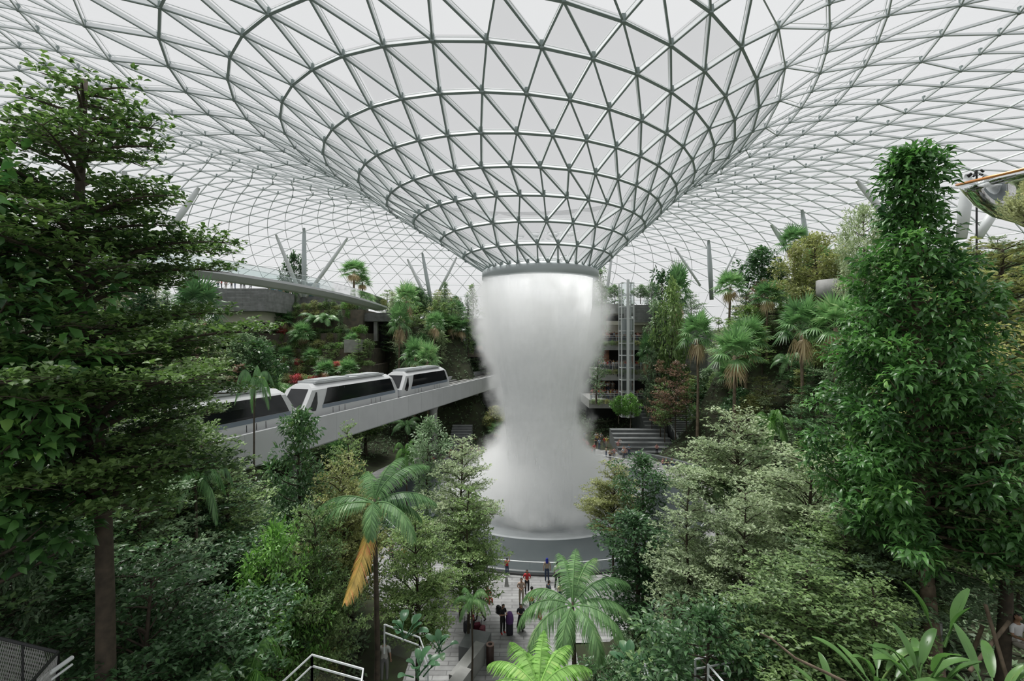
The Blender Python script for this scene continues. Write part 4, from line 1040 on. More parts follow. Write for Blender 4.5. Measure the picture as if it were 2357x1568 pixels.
# big paddle leaves (banana / ginger) at lower right and round-leaved palms
def paddle(mb, o, az, el, L, W, bend, r, stem=.5):
    d0 = np.array([math.cos(az), math.sin(az), 0]); side = np.array([-d0[1], d0[0], 0]); n = 9
    a = el - bend*np.linspace(0, 1, n)**1.3; st = np.array(o) + (d0*math.cos(el)+np.array([0, 0, math.sin(el)]))*stem
    P = st + np.cumsum(np.stack([d0[0]*np.cos(a), d0[1]*np.cos(a), np.sin(a)], -1)*L/n, 0)
    w = W*np.sin(np.pi*np.linspace(.04, .97, n))**.6/2
    up = norm(np.cross(side, np.gradient(P, axis=0)))*-1
    Lf = P + side*w[:, None] + up*(w[:, None]*.35); Rt = P - side*w[:, None] + up*(w[:, None]*.35)
    V = np.concatenate([P, Lf, Rt]); f = [(i, i+1, n+i+1, n+i) for i in range(n-1)] + [(i+1, i, 2*n+i, 2*n+i+1) for i in range(n-1)]
    mb.add(V, f); mb.tube([o, st, P[n//2], P[-1]], [.022, .018, .012, .004], 5, cap=False)
def paddle_plant(loc, n, L, W, seed, label, fol, name='banana_plant', el=(.9, 1.35), bend=(.5, 1.4), stem=.6, cat='plant'):
    r = np.random.default_rng(seed); t = thing(name, label, cat, loc)
    for i in range(n):
        mb = MB(); f = .75+.4*r.random(); paddle(mb, (r.normal(0, .06), r.normal(0, .06), 0), i*2.4+r.normal(0, .3), r.uniform(*el), L*f, W*f, r.uniform(*bend), r, stem*f*.7)
        mb.build('leaf', M[fol], t, True)
M['paddle'] = leaf_mat('paddle_leaf', (.018, .055, .010), (.05, .12, .02), (.15, .20, .035), rough=.28, clump=1.4, trans=.35)
M['paddle_dark'] = leaf_mat('round_leaf_dark', (.012, .045, .02), (.03, .09, .035), (.2, .26, .14), rough=.3, clump=1.0)
for k, (p, d, y, n, L, W, lab) in enumerate(((2020, 9.0, 1600, 9, .95, .17, 'clump of long paddle leaves at the lower right, left of the wrapped trunk'), (2125, 8.6, 1600, 10, .9, .18, 'clump of broad paddle leaves around the wrapped trunk'),
                                            (2165, 10.5, 1480, 3, .95, .26, 'tall upright paddle leaf behind the wrapped trunk'), (2290, 8.5, 1640, 8, .85, .17, 'clump of paddle leaves near the bottom right corner'), (1930, 8.8, 1640, 6, .75, .17, 'low paddle leaves beside the bare branch'))):
    b = P3(p, d, y); paddle_plant(tuple(b), n, L, W, 300+k, lab, 'paddle', el=((1.2, 1.5) if k == 2 else (.55, 1.3)), bend=((.1, .5) if k == 2 else (.4, 1.3)))
for k, (p, d, y, lab) in enumerate(((1445, 14.5, 1545, 'dark round-leaved plant at the bottom, right of the big arching palm'), (1540, 13.5, 1600, 'round-leaved plant at the bottom edge beside the slim airy tree'), (930, 14, 1470, 'broad-leaved plant behind the railing, right of the tall palm trunk'), (1010, 16.5, 1505, 'broad-leaved plant among the thin trunks by the plaza'), (960, 12.5, 1560, 'long-leaved plant at the bottom, left of the planter walls'))):
    paddle_plant(tuple(P3(p, d, y)), 9, .42, .26, 320+k, lab, 'paddle_dark', 'broad_leaved_plant', el=(.4, 1.3), bend=(.5, 1.2), stem=.5)
# bare branch, stakes
q = MB(); q.tube([P3(1748, 8, 1458), P3(1775, 8, 1470), P3(1830, 8, 1515), P3(1900, 8, 1548), P3(1975, 8, 1585)], [.012, .018, .022, .026, .03], 6); tag(q.build('bare_branch', M['bark_pale'], None, True), 'long bare pale branch arching across the lower right foliage', 'branch')
for k, (a, b, lab) in enumerate((((2268, 12, 1392), (2320, 11, 1570), 'wooden tree stake leaning right under the forked tree'), ((2322, 12, 1432), (2232, 11, 1545), 'wooden tree stake leaning left, crossing the others'), ((2262, 12, 1440), (2236, 12, 1510), 'short wooden tree stake left of the crossed stakes'))):
    q = MB(); q.tube([P3(*a), P3(*b)], .045, 7); tag(q.build('tree_stake', M['bark_pale'], None, True), lab, 'stake')

# ------------------------------------------------------------------ forest fill
far_lim = ([0, 380, 430, 560, 600, 870, 890, 905, 1100, 1130, 1350, 1372, 1500, 1530, 1700, 1740, 1900, 2050, 2200, 2357], [560, 600, 660, 800, 860, 860, 700, 640, 640, 700, 700, 1000, 1000, 618, 640, 600, 560, 560, 500, 500])
near_lim = ([-100, 300, 420, 500, 700, 850, 960, 1100, 1130, 1390, 1400, 1550, 1700, 1850, 2100, 2357], [800, 850, 900, 1010, 1010, 1020, 1000, 1080, 1500, 1500, 1120, 1120, 1010, 1020, 1050, 960])
def blocked(x, y):
    rho = math.hypot(x-CX, y-CY); p = 1178.5 + x/y*F
    if rho < 23.5: return True
    if abs(x+1) < 6.5 and y < 32: return True
    qv = x - gq(y)
    if -8.6 < qv < 1.6 and y < 93: return True
    if 560 < p < 895 and 66 < y < 92: return True
    if 1335 < p < 1530 and y > 62: return True
    if 10 < x < 31 and 60 < y < 95: return True
    if 420 < p < 620 and 68 < y < 90: return True
    return False
kinds_far = [('farA', 'tiered_tree', 'layered', 1), ('farB', 'tiered_tree', 'spreading', 1), ('farRound', 'round_tree', 'round-headed', .8), ('farCol', 'slender_tree', 'slender leafy', 1), ('fanLow', 'fan_palm', 'low fan', .5), ('featherLow', 'feather_palm', 'low feather', .4)]
wts = np.array([.30, .26, .14, .12, .12, .06]); tone_names = {'leaf_mid': 'green', 'leaf_cool': 'grey-green', 'leaf_deep': 'dark green', 'leaf_pale': 'pale green', 'leaf_olive': 'olive', 'leaf_bright': 'bright green', 'leaf_bronze': 'brownish'}
r = np.random.default_rng(77)
def fill(xs, ys, step, zone_fn, near=False, hr=(5.5, 9)):
    n = 0
    for yy in np.arange(*ys, step):
        for xx in np.arange(*xs, step):
            x = xx + r.uniform(-.4, .4)*step; y = yy + r.uniform(-.4, .4)*step
            p = 1178.5 + x/y*F
            if p < -60 or p > 2420 or blocked(x, y): continue
            z = gz(x, y) - .1
            if near: ki = ('tierA', 'tierB', 'tierC', 'coneA', 'roundA')[int(r.choice(5, p=[.3, .25, .2, .12, .13]))]; nm = {'t': 'tiered_tree', 'c': 'conical_tree', 'r': 'round_tree'}[ki[0]]; word = {'t': 'layered', 'c': 'conical', 'r': 'round-headed'}[ki[0]]
            else: ki, nm, word, _ = kinds_far[int(r.choice(6, p=wts))]
            low = ki in ('fanLow', 'featherLow')
            H = r.uniform(*hr)*(.55 if low else 1)
            lim = np.interp(p, *(near_lim if near else far_lim)) + r.uniform(0, 70)
            zmax = EYE - (lim-784)/F*y
            H = min(H, zmax - z)
            if H < 1.8: continue
            if near: lf = ('leaf_mid', 'leaf_cool', 'leaf_deep', 'leaf_pale', 'leaf_olive')[int(r.choice(5, p=[.35, .28, .2, .07, .1] if xx > 0 else [.36, .22, .38, 0, .04]))]
            else: lf = ('leaf_mid', 'leaf_cool', 'leaf_deep', 'leaf_pale', 'leaf_olive', 'leaf_bronze')[int(r.choice(6, p=[.27, .24, .11, .18, .17, .03]))]
            if low: lf = None
            base = PROTO[ki]; w = 2*base[2]*(H/base[1])**.6*r.uniform(.85, 1.15)
            t = place(ki, nm, x, y, H=H, width=w, leaf=lf)
            word2 = (tone_names[lf] + ' ' if lf else '') + word + (' palm' if low else ' tree')
            reg(t, word2 + ' ' + zone_fn(x, y), 'palm' if low else 'tree'); n += 1
    return n
def zr(x, y):
    h = gz(x, y)
    return ('at the skyline of the right slope' if h > 18 else 'high on the right slope' if h > 11 else 'low on the right slope' if h > 5 else 'at the right slope foot')
def zl(x, y):
    h = gz(x, y)
    return ('atop' if h > 15 else 'midway up' if h > 7 else 'at the foot of') + ' the slope left of mist'
for x0_, x1_, y_, z_, n_ in ((-9, 14, 91.6, 14, 13), (3, 14, 91, 6, 6), (-16, -8, 88, 13, 6)):
    for k in range(n_):
        x = x0_ + (x1_-x0_)*(k+.5)/n_ + r.uniform(-.5, .5); ki, nm, word, _ = kinds_far[int(r.choice([0, 2, 3, 3, 4]))]; lf = ('leaf_mid', 'leaf_cool', 'leaf_deep')[int(r.integers(3))]
        if ki == 'fanLow': lf = None
        t = place(ki, nm, x, y_, z=z_-.1 if z_ != 13 else None, H=r.uniform(5, 7.5)*(.6 if ki == 'fanLow' else 1), leaf=lf)
        reg(t, (tone_names[lf]+' ' if lf else '') + word + (' palm' if ki == 'fanLow' else ' tree') + ' on the ledges behind the mist', 'palm' if ki == 'fanLow' else 'tree')
for k in range(16):
    p = r.uniform(395, 600); dd = r.uniform(52, 66); ki, nm, word, _ = kinds_far[int(r.choice([0, 1, 2, 3]))]; lf = ('leaf_mid', 'leaf_cool', 'leaf_deep', 'leaf_olive')[int(r.integers(4))]
    x = px(p, dd)[0]
    if x - gq(dd) > -9.5: continue
    t = at(ki, nm, p, dd, r.uniform(740, 815), r.uniform(70, 120), leaf=lf); reg(t, tone_names[lf] + ' ' + word + ' tree under the left concrete wall', 'tree')
for p, d_ in ((1400, 21), (1425, 19), (1450, 22), (1475, 19.5), (1500, 22), (1390, 18), (1370, 16), (1410, 16.5), (1350, 14.5), (1530, 20)):
    t = place('shrub', 'shrub', px(p, d_)[0], d_, H=r.uniform(1.3, 2.2), width=r.uniform(2, 3), leaf=('leaf_deep', 'leaf_mid', 'leaf_cool')[int(r.integers(3))]); reg(t, 'shrub beside the plaza, right of the big arching palm', 'shrub')
for k in range(46):
    p = r.uniform(520, 730); dd = r.uniform(46, 66); x = px(p, dd)[0]
    if x - gq(dd) > -8.8 or gz(x, dd) < 3: continue
    lf = ('leaf_mid', 'leaf_cool', 'leaf_olive', 'leaf_bright')[int(r.integers(4))]
    t = place('shrub', 'shrub', x, dd, H=r.uniform(1.4, 2.4), width=r.uniform(2.4, 3.6), leaf=lf); reg(t, tone_names[lf] + ' shrub on the bank beyond the train', 'shrub')
n1 = fill((17, 84), (36, 100), 3.7, zr)
n2 = fill((-34, 0), (64, 106), 2.9, zl, hr=(5, 8.5))
n3 = fill((-64, -18), (30, 78), 4.2, lambda x, y: 'beyond the guideway at left')
n4 = fill((6, 32), (13, 36), 4.0, lambda x, y: 'in the thicket at lower right', True, (4, 8))
n5 = fill((-26, -5.5), (11, 35), 3.4, lambda x, y: 'in the thicket at lower left', True, (4.5, 9))
for k in range(26):   # trees on the roof terrace behind the mist and malls
    x = -26 + k*2.6 + r.uniform(-1, 1); y = r.uniform(97, 103); p = 1178.5 + x/y*F
    ki, nm, word, _ = kinds_far[int(r.choice([0, 1, 2, 3]))]; lf = ('leaf_mid', 'leaf_cool', 'leaf_deep')[int(r.integers(3))]
    t = place(ki, nm, x, y, z=19.5, H=r.uniform(5.5, 9.5), leaf=lf)
    reg(t, tone_names[lf] + ' ' + word + ' tree on the roof terrace behind the mist', 'tree')
print('FILL', n1, n2, n3, n4, n5)
# tree at right balconies: climbing greens by the mist
for p, d, yt, yb, w, lab in ((1384, 70, 618, 780, 34, 'tall climber-clad tree right beside the mist'), (1374, 68, 735, 930, 38, 'leafy column hanging along the right edge of the mist'), (1425, 68, 910, 975, 46, 'bamboo clump in front of the lowest balcony'), (1452, 69, 905, 985, 44, 'leafy bush beside the narrow cascade'), (1475, 71, 655, 700, 40, 'round tree right of the lift tower, on the roof terrace'), (1500, 84, 650, 702, 38, 'round tree at the roof terrace railing'), (1415, 84, 655, 700, 40, 'dark tree left of the lift tower, on the roof terrace')):
    z = EYE - (yb-784)/F*d; t = at('farCol' if yt in (618, 735) else 'farRound', 'leafy_tree', p, d, yt, w, z=z, leaf='leaf_cool' if yt < 900 else 'leaf_bright'); reg(t, lab)
# terrace planting on the left
for k, (a, b, y0, y1, d) in enumerate(tiers):
    z = EYE - (y0-784)/F*d; nsh = 20
    for j in range(nsh):
        p = a + (b-a)*(j+.5)/nsh + r.uniform(-4, 4); x = px(p, d)[0]
        lf = ('leaf_mid', 'leaf_olive', 'leaf_bright', 'leaf_pale', 'leaf_cool', 'leaf_red')[int(r.choice(6, p=[.28, .26, .18, .12, .12, .04]))]
        if k in (1, 4) and 10 <= j <= 12 and k == 4 or (k == 1 and j in (3, 4, 8)): lf = 'leaf_red'
        t = place('shrub', 'shrub', x, d+r.uniform(.2, 1.0), z=z-.15, H=r.uniform(.9, 2.0), width=r.uniform(1.8, 2.8), leaf=lf)
        reg(t, ({'leaf_red': 'red-flowering', **tone_names}[lf]) + ' shrub on the ' + ['topmost', 'second', 'third', 'fourth', 'lowest'][k] + ' left terrace', 'shrub')
        if r.random() < .55:
            t = place('shrub', 'shrub', x, d-.2, z=z-1.6, H=1.8, width=r.uniform(1.2, 2.0), leaf=('leaf_olive', 'leaf_bright', 'leaf_mid')[int(r.integers(3))])
            reg(t, 'trailing plant on the ' + ['topmost', 'second', 'third', 'fourth', 'lowest'][k] + ' left terrace wall', 'plant')
    for j in range(4):
        p = a + (b-a)*r.uniform(.05, .95); ki = ('fanLow', 'featherLow', 'farCol', 'farA')[int(r.integers(4))]
        t = place(ki, {'fanLow': 'fan_palm', 'featherLow': 'feather_palm', 'farCol': 'slender_tree', 'farA': 'tiered_tree'}[ki], px(p, d)[0], d+.8, z=z-.1, H=r.uniform(2.4, 4.5))
        reg(t, {'fanLow': 'low fan palm', 'featherLow': 'low feather palm', 'farCol': 'slender little tree', 'farA': 'layered little tree'}[ki] + ' growing on the ' + ['topmost', 'second', 'third', 'fourth', 'lowest'][k] + ' left terrace', 'palm' if 'Low' in ki else 'tree')
for a, b, y0, y1, d in rt:
    z = EYE - (y0-784)/F*d
    for j in range(9):
        p = a + (b-a)*(j+.5)/9; t = place('shrub', 'planter_shrub', px(p, d)[0], d-.15, z=z-.8, H=1.0, width=1.7, leaf=('leaf_pale', 'leaf_mid', 'leaf_olive')[j % 3])
        reg(t, tone_names[('leaf_pale', 'leaf_mid', 'leaf_olive')[j % 3]] + ' shrub in the planter of the ' + {786: 'upper', 852: 'middle', 920: 'lowest'}[y0] + ' right balcony', 'shrub')
for k, (p, d, yt, w) in enumerate(((1500, 72, 800, 55), (1520, 70, 830, 70), (1530, 68, 880, 70), (1555, 66, 830, 90), (1510, 74, 690, 50), (1545, 72, 640, 80), (1525, 78, 620, 60), (1580, 66, 880, 80))):
    t = at(('farB', 'farA', 'farB', 'farB', 'farCol', 'farRound', 'farCol', 'farA')[k], 'slender_tree', p, d, yt, w, leaf=('leaf_cool', 'leaf_bronze', 'leaf_mid', 'leaf_bronze', 'leaf_cool', 'leaf_mid', 'leaf_deep', 'leaf_mid')[k]); reg(t, 'tree standing between the balconies and the right slope')
# ground cover: one scattered carpet of leaves
gxs = r.uniform(-60, 80, 90000); gys = r.uniform(6, 100, 90000); hh = ground(gxs, gys); pp = 1178.5 + gxs/gys*F
ok = (hh > .35) & (pp > -60) & (pp < 2420) & (r.random(90000) < np.clip(28/gys, .15, 1)*1.0)
C = np.stack([gxs, gys, hh + r.uniform(-.05, .35, 90000)], -1)[ok]
gc = link('ground_cover', rosettes(C, 4, .34, .42, 4, 'ground_cover', M['leaf_cool'], r=r, up=(.1, 1.1))); tag(gc, 'low leafy undergrowth covering the planted slopes', 'undergrowth'); gc['kind'] = 'stuff'
# ------------------------------------------------------------------ people
def body_mesh(pose):
    """skinned skeleton -> (verts, faces, vertex normals, face region, face centres)"""
    J = {}; B = []
    def j(n, p, r, parent=None, reg=None):
        J[n] = (Vector(p), r if isinstance(r, tuple) else (r, r));
        if parent: B.append((parent, n, reg))
    L = pose
    hz = L.get('hip', .93)
    j('pel', (0, 0, hz), (.135, .10)); lean = L.get('lean', 0)
    def up(z, y=0): return (0, y - lean*(z)*1.0, hz + z*(1-abs(lean)*.15))
    j('wai', up(.14), (.115, .085), 'pel', 'shirt'); j('che', up(.34), (.145, .10), 'wai', 'shirt'); j('nkb', up(.49), (.065, .06), 'che', 'shirt')
    j('nek', up(.56), .05, 'nkb', 'skin')
    hd = L.get('head', 0)
    j('jaw', (0, up(.61)[1]-.02-hd*.03, up(.61)[2]), (.062, .07), 'nek', 'head'); j('hea', (0, up(.68)[1]-.01-hd*.05, up(.68)[2]), (.078, .092), 'jaw', 'head'); j('top', (0, up(.755)[1]-hd*.06, up(.755)[2]), (.05, .06), 'hea', 'head')
    j('nos', (0, J['hea'][0].y-.115, J['hea'][0].z-.03), .012, 'hea', 'head')
    for s, k in ((-1, 'l'), (1, 'r')):
        j('ear'+k, (s*.085, J['hea'][0].y+.01, J['hea'][0].z-.01), .012, 'hea', 'head')
        sh = Vector(up(.44)) + Vector((s*.17, 0, 0)); j('sho'+k, sh, .055, 'che', 'shirt')
        el = Vector(L.get('elb'+k, L.get('elb', (.24, .03, -.27)))); el = sh + Vector((s*(el.x-.17), el.y, el.z)); j('elb'+k, el, .04, 'sho'+k, 'sleeve')
        wr = Vector(L.get('wri'+k, L.get('wri', (.0, -.06, -.24)))); wr = el + Vector((s*wr.x, wr.y, wr.z)); j('wri'+k, wr, .026, 'elb'+k, 'skin')
        d = (wr-el).normalized(); pm = wr + d*.07; j('pal'+k, pm, (.030, .016), 'wri'+k, 'skin')
        sd = d.cross(Vector((0, 1, .3))).normalized()
        for i, (o, ln) in enumerate(((-.026, .065), (-.009, .078), (.009, .072), (.025, .055))):
            a = pm + d*.03 + sd*o; j(f'f{k}{i}a', a, .009, 'pal'+k, 'skin'); j(f'f{k}{i}b', a + d*ln*.9 + Vector((0, -.015, 0)), .007, f'f{k}{i}a', 'skin')
        th = wr + d*.03 + sd*-.03; j('th'+k, th, .010, 'wri'+k, 'skin'); j('tt'+k, th + d*.045 + sd*-.02, .008, 'th'+k, 'skin')
        hp = Vector((s*.09, 0, hz-.06)); j('hip'+k, hp, .085, 'pel', 'trousers')
        kn = Vector(L.get('kne'+k, (.10, -.01, .49))); kn.x *= s; j('kne'+k, kn, .056, 'hip'+k, 'trousers')
        an = Vector(L.get('ank'+k, (.10, .02, .09))); an.x *= s; j('ank'+k, an, .038, 'kne'+k, 'shin')
        j('toe'+k, an + Vector((s*.015, -.14, -.045)), (.036, .026), 'ank'+k, 'shoes')
    names = list(J); idx = {n: i for i, n in enumerate(names)}
    me = bpy.data.meshes.new('sk'); me.from_pydata([J[n][0] for n in names], [(idx[a], idx[b]) for a, b, _ in B], [])
    o = bpy.data.objects.new('sk', me); COL.objects.link(o)
    sk = o.modifiers.new('s', 'SKIN'); sk.use_smooth_shade = True
    sv = me.skin_vertices[0].data
    for i, n in enumerate(names): sv[i].radius = J[n][1]; sv[i].use_root = (n == 'pel')
    ss = o.modifiers.new('u', 'SUBSURF'); ss.levels = 1; ss.render_levels = 1
    dg = bpy.context.evaluated_depsgraph_get(); dg.update(); ev = o.evaluated_get(dg).to_mesh()
    n = len(ev.vertices); V = np.empty(n*3); ev.vertices.foreach_get('co', V); V = V.reshape(-1, 3)
    Nn = np.array([v.normal[:] for v in ev.vertices]); Fs = [tuple(p.vertices) for p in ev.polygons]
    o.evaluated_get(dg).to_mesh_clear(); bpy.data.objects.remove(o)
    Cn = np.array([V[list(f)].mean(0) for f in Fs])
    A = np.array([J[a][0][:] for a, b, _ in B]); Bb = np.array([J[b][0][:] for a, b, _ in B]); ab = Bb-A
    t = np.clip(((Cn[:, None]-A)*ab).sum(2)/((ab*ab).sum(1)+1e-9), 0, 1); dist = np.linalg.norm(Cn[:, None]-(A+t[..., None]*ab), axis=2)
    near = dist.argmin(1); reg = [B[i][2] for i in near]
    tt = t[np.arange(len(near)), near]
    hc = J['hea'][0]
    out = []
    for i, g in enumerate(reg):
        if g == 'head': g = 'hair' if (Cn[i][2] > hc.z+.035 or (Cn[i][1] > hc.y+.0 and Cn[i][2] > hc.z-.09)) and not (Cn[i][1] < hc.y-.06 and Cn[i][2] < hc.z+.05) else 'skin'
        elif g == 'sleeve': g = 'shirt' if tt[i] < L.get('sleeve', .7) else 'skin'
        elif g == 'shirt' and Cn[i][2] < hz+.03: g = 'trousers'
        elif g == 'shin': g = 'trousers' if (L.get('shorts') is None or tt[i] < .1) else 'skin'
        elif g == 'skin' and L.get('long'): 
            if B[near[i]][1].startswith('wri') : g = 'shirt'
        out.append(g)
    return V, Fs, Nn, out, J
POSES = {
 'stand': {}, 'clasp': {'elb': (.25, .02, -.26), 'wri': (-.17, -.17, -.05)}, 'phone': {'elb': (.23, -.02, -.26), 'wri': (-.14, -.22, .08), 'head': 1},
 'walk': {'knel': (.09, -.16, .52), 'ankl': (.10, -.22, .10), 'kner': (.09, .05, .50), 'ankr': (.10, .30, .12), 'elbl': (.23, .12, -.25), 'elbr': (.23, -.08, -.25)},
 'lean': {'elb': (.26, -.15, -.18), 'wri': (-.08, -.22, -.02), 'lean': .12}, 'hips': {'elb': (.34, .06, -.22), 'wri': (-.18, -.08, -.14)},
 'sit': {'hip': .45, 'knel': (.12, -.44, .47), 'kner': (.12, -.42, .48), 'ankl': (.12, -.44, .09), 'ankr': (.14, -.40, .09), 'elb': (.22, -.06, -.25), 'wri': (-.08, -.22, .02)},
 'raise': {'elbl': (.24, -.05, .10), 'wril': (-.06, -.08, .24), 'elbr': (.24, 0, -.26)},
}
BODY = {k: body_mesh(v) for k, v in POSES.items()}
def sub(bd, regs, off, name, m):
    V, Fs, Nn, rg, J = bd; sel = [f for f, g in zip(Fs, rg) if g in regs]; ids = sorted({i for f in sel for i in f}); mp = {a: b for b, a in enumerate(ids)}
    q = MB(); q.add(V[ids] + Nn[ids]*off, [[mp[i] for i in f] for f in sel]); return q.mesh(name, m, True)
def side_sub(bd, s_):
    V, Fs, Nn, rg, J = bd; g2 = ['shoe' if (g == 'shoes' and V[list(f)].mean(0)[0]*s_ > 0) else '' for f, g in zip(Fs, rg)]
    me = sub((V, Fs, Nn, g2, J), ('shoe',), .010, 'shoe', []); return me
PCOL = {}
def cm(c, rough=.8):
    k = tuple(round(v, 3) for v in c)
    if k not in PCOL: PCOL[k] = mat('cloth_%d' % len(PCOL), k, rough)
    return PCOL[k]
SKIN = [(.42, .24, .16), (.50, .31, .22), (.27, .15, .09)]
HAIR = (.012, .010, .009)
def person(pose, loc, rz, shirt, trousers, label, hair=HAIR, skin=0, h=1.7, shoes=(.03, .03, .03), long_hair=False, skirt=None, scarf=None, grp=None):
    bd = BODY[pose]; V, Fs, Nn, rg, J = bd
    q = MB(); q.add(V, Fs); o = q.build('person', cm(SKIN[skin], .5), None, True); o.location = loc; o.rotation_euler = (0, 0, rz); s = h/1.72; o.scale = (s, s, s)
    tag(o, label, 'person', grp)
    link('shirt', sub(bd, ('shirt',), .014, 'shirt', cm(shirt)), o); link('trousers', sub(bd, ('trousers',), .012, 'trousers', cm(trousers)), o)
    [link('shoe', side_sub(bd, s_), o).data.materials.append(cm(shoes)) for s_ in (-1, 1)]
    link('headscarf' if scarf else 'hair', sub(bd, ('hair',), .016, 'hair', cm(scarf or hair)), o)
    hc = J['hea'][0]
    e = MB()
    for sx in (-.03, .03): e.sphere((sx, hc.y-.088, hc.z+.0), .010, 6, 4)
    e.build('eyes', cm((.02, .015, .01)), o, True)
    if long_hair or scarf:
        q = MB(); q.lathe([(.085, .02), (.10, -.06), (.11, -.16), (.125, -.25), (.12, -.28)], 14, (0, 0), .15*math.pi if not scarf else 0, .85*math.pi if not scarf else 2*math.pi)
        c = q.build('scarf_fall' if scarf else 'long_hair', cm(scarf or hair), o, True); c.location = (0, hc.y+.01, hc.z)
    if skirt:
        q = MB(); q.lathe([(.15, .98), (.19, .80), (.22, .55), (.27, .28), (.265, .27)], 18); q.build('skirt', cm(skirt), o, True)
    return o
def PP(p, yf, z=0.0):
    d = F*(EYE-z)/(yf-784); return ((p-1178.5)/F*d, d, z)
def near_person(p, yf, *a, z=0.0, pose='stand', rz=0, **k): return person(pose, PP(p, yf, z), rz, *a, **k)
N_ = near_person
red = (.50, .03, .03); wht = (.62, .62, .62); blk = (.015, .015, .018); jean = (.03, .05, .10)
N_(1118, 1318, (.60, .16, .07), (.12, .12, .13), 'person in an orange shirt leaning by the basin, behind a branch', pose='lean', rz=math.pi, h=1.5)
N_(1167, 1325, red, jean, 'child in a red top and dark jeans holding the basin handrail', pose='raise', rz=math.pi*.9, h=1.25, shoes=wht)
N_(1213, 1367, (.55, .04, .05), blk, 'girl in a red top and black trousers below the basin kerb', long_hair=True, h=1.6, pose='clasp')
N_(1259, 1338, (.40, .33, .25), jean, 'woman in a blue headscarf looking into the basin', scarf=(.02, .03, .30), rz=math.pi, h=1.62)
N_(1283, 1352, wht, blk, 'man in a white shirt and black trousers beside the woman in a blue headscarf', pose='walk', rz=math.pi*.9, h=1.72)
N_(1289, 1383, (.60, .52, .30), jean, 'small child in a pale yellow top, half hidden by the palm fronds', h=1.1, rz=math.pi)
N_(1200, 1391, (.48, .36, .29), (.40, .35, .28), 'man in a beige pink shirt and khaki trousers with hands clasped', pose='clasp', h=1.68)
N_(1224, 1413, wht, jean, 'person in a white top with a red bag at the waist', pose='clasp', rz=math.pi, h=1.68)
N_(1243, 1428, (.42, .40, .38), (.42, .06, .04), 'grey-haired person in a pale top and red cloth, beside the palm fronds', hair=(.35, .34, .33), pose='stand', rz=2.2, h=1.62)
N_(1263, 1397, (.05, .07, .09), blk, 'person in dark clothes half behind the big palm', rz=2, h=1.68)
N_(1106, 1431, (.02, .08, .11), (.16, .15, .12), 'man in a teal shirt walking on the left of the plaza', pose='walk', rz=-1.2, h=1.7)
N_(1122, 1390, red, (.45, .12, .08), 'woman in red crouching on the paving, seen beside the walking man', pose='sit', z=-.2, rz=.6, long_hair=True, h=1.6)
N_(1093, 1375, blk, blk, 'dark-clothed person under the branches at the left of the plaza', rz=1, h=1.7)
N_(1157, 1459, blk, (.02, .02, .02), 'heavy man in black carrying a backpack, with red shoes', pose='phone', rz=.7, h=1.72, shoes=red)
N_(1199, 1454, (.02, .025, .03), blk, 'woman in a long black dress looking at her phone', pose='phone', skirt=(.03, .03, .03), long_hair=True, h=1.62)
N_(1088, 1463, (.32, .02, .03), (.03, .02, .02), 'woman in a red top standing by the luggage at the left', pose='clasp', rz=-1.4, long_hair=True, h=1.6)
N_(885, 1568, (.45, .44, .42), (.2, .2, .2), 'person in a white shirt walking behind the tall palm trunk', z=3.0, rz=math.pi, h=1.7)
N_(1625, 1398, (.50, .02, .02), blk, 'person in bright red seen between the pale trees', pose='sit', rz=.5)
N_(1692, 1398, blk, (.1, .1, .11), 'person in black seen between the pale trees on the right', rz=1)
def rounded(name, dims, loc, rz, m, label, cat, parts=None):
    w, dp, h = dims; q = MB(); b = .12*min(w, dp)
    pr = [(-w/2+b, -dp/2), (w/2-b, -dp/2), (w/2, -dp/2+b), (w/2, dp/2-b), (w/2-b, dp/2), (-w/2+b, dp/2), (-w/2, dp/2-b), (-w/2, -dp/2+b)]
    lv = [(0.04, .9), (.08, 1), (h-.05, 1), (h, .88)]
    V = [(x*s, y*s, z) for z, s in lv for x, y in pr]; f = [(i*8+j, i*8+(j+1) % 8, (i+1)*8+(j+1) % 8, (i+1)*8+j) for i in range(3) for j in range(8)] + [tuple(range(8))[::-1], tuple(range(24, 32))]
    t = thing(name, label, cat, loc, rz); q.add(V, f); q.build('shell', m, t)
    if parts != 'bag':
        q = MB(); q.tube([(-w*.3, dp*.3, h), (-w*.3, dp*.3, h+.32), (w*.3, dp*.3, h+.32), (w*.3, dp*.3, h)], .012, 5); q.build('handle', M['dark'], t)
        for sx in (-.8, .8):
            q = MB(); q.tube([(sx*w/2-.02, 0, .03), (sx*w/2+.02, 0, .03)], .035, 8); q.build('wheel', M['dark'], t)
    else:
        for sx in (-.5, .5):
            q = MB(); q.tube([(sx*w/2, dp/2, h*.9), (sx*w/2, dp/2+.12, h*.75), (sx*w/2, dp/2+.1, h*.3), (sx*w/2, dp/2, h*.12)], .014, 5); q.build('strap', m, t)
    return t
x, y, _ = PP(1157, 1459); rounded('backpack', (.30, .18, .46), (x-.22, y+.12, 1.02), 2.4, cm((.02, .02, .022)), 'black backpack on the back of the heavy man in black', 'backpack', 'bag')
x, y, _ = PP(1173, 1462); rounded('suitcase', (.36, .24, .95), (x, y, 0), .2, cm((.02, .018, .03)), 'tall black suitcase standing right of the heavy man in black', 'suitcase')
q = MB(); q.lathe([(.02, .30), (.12, .27), (.2, .1), (.23, -.15), (.21, -.3)], 14); o = q.build('jacket', cm((.10, .04, .16)), None, True); o.location = (x, y, 1.0); tag(o, 'purple jacket draped over the tall black suitcase', 'jacket')
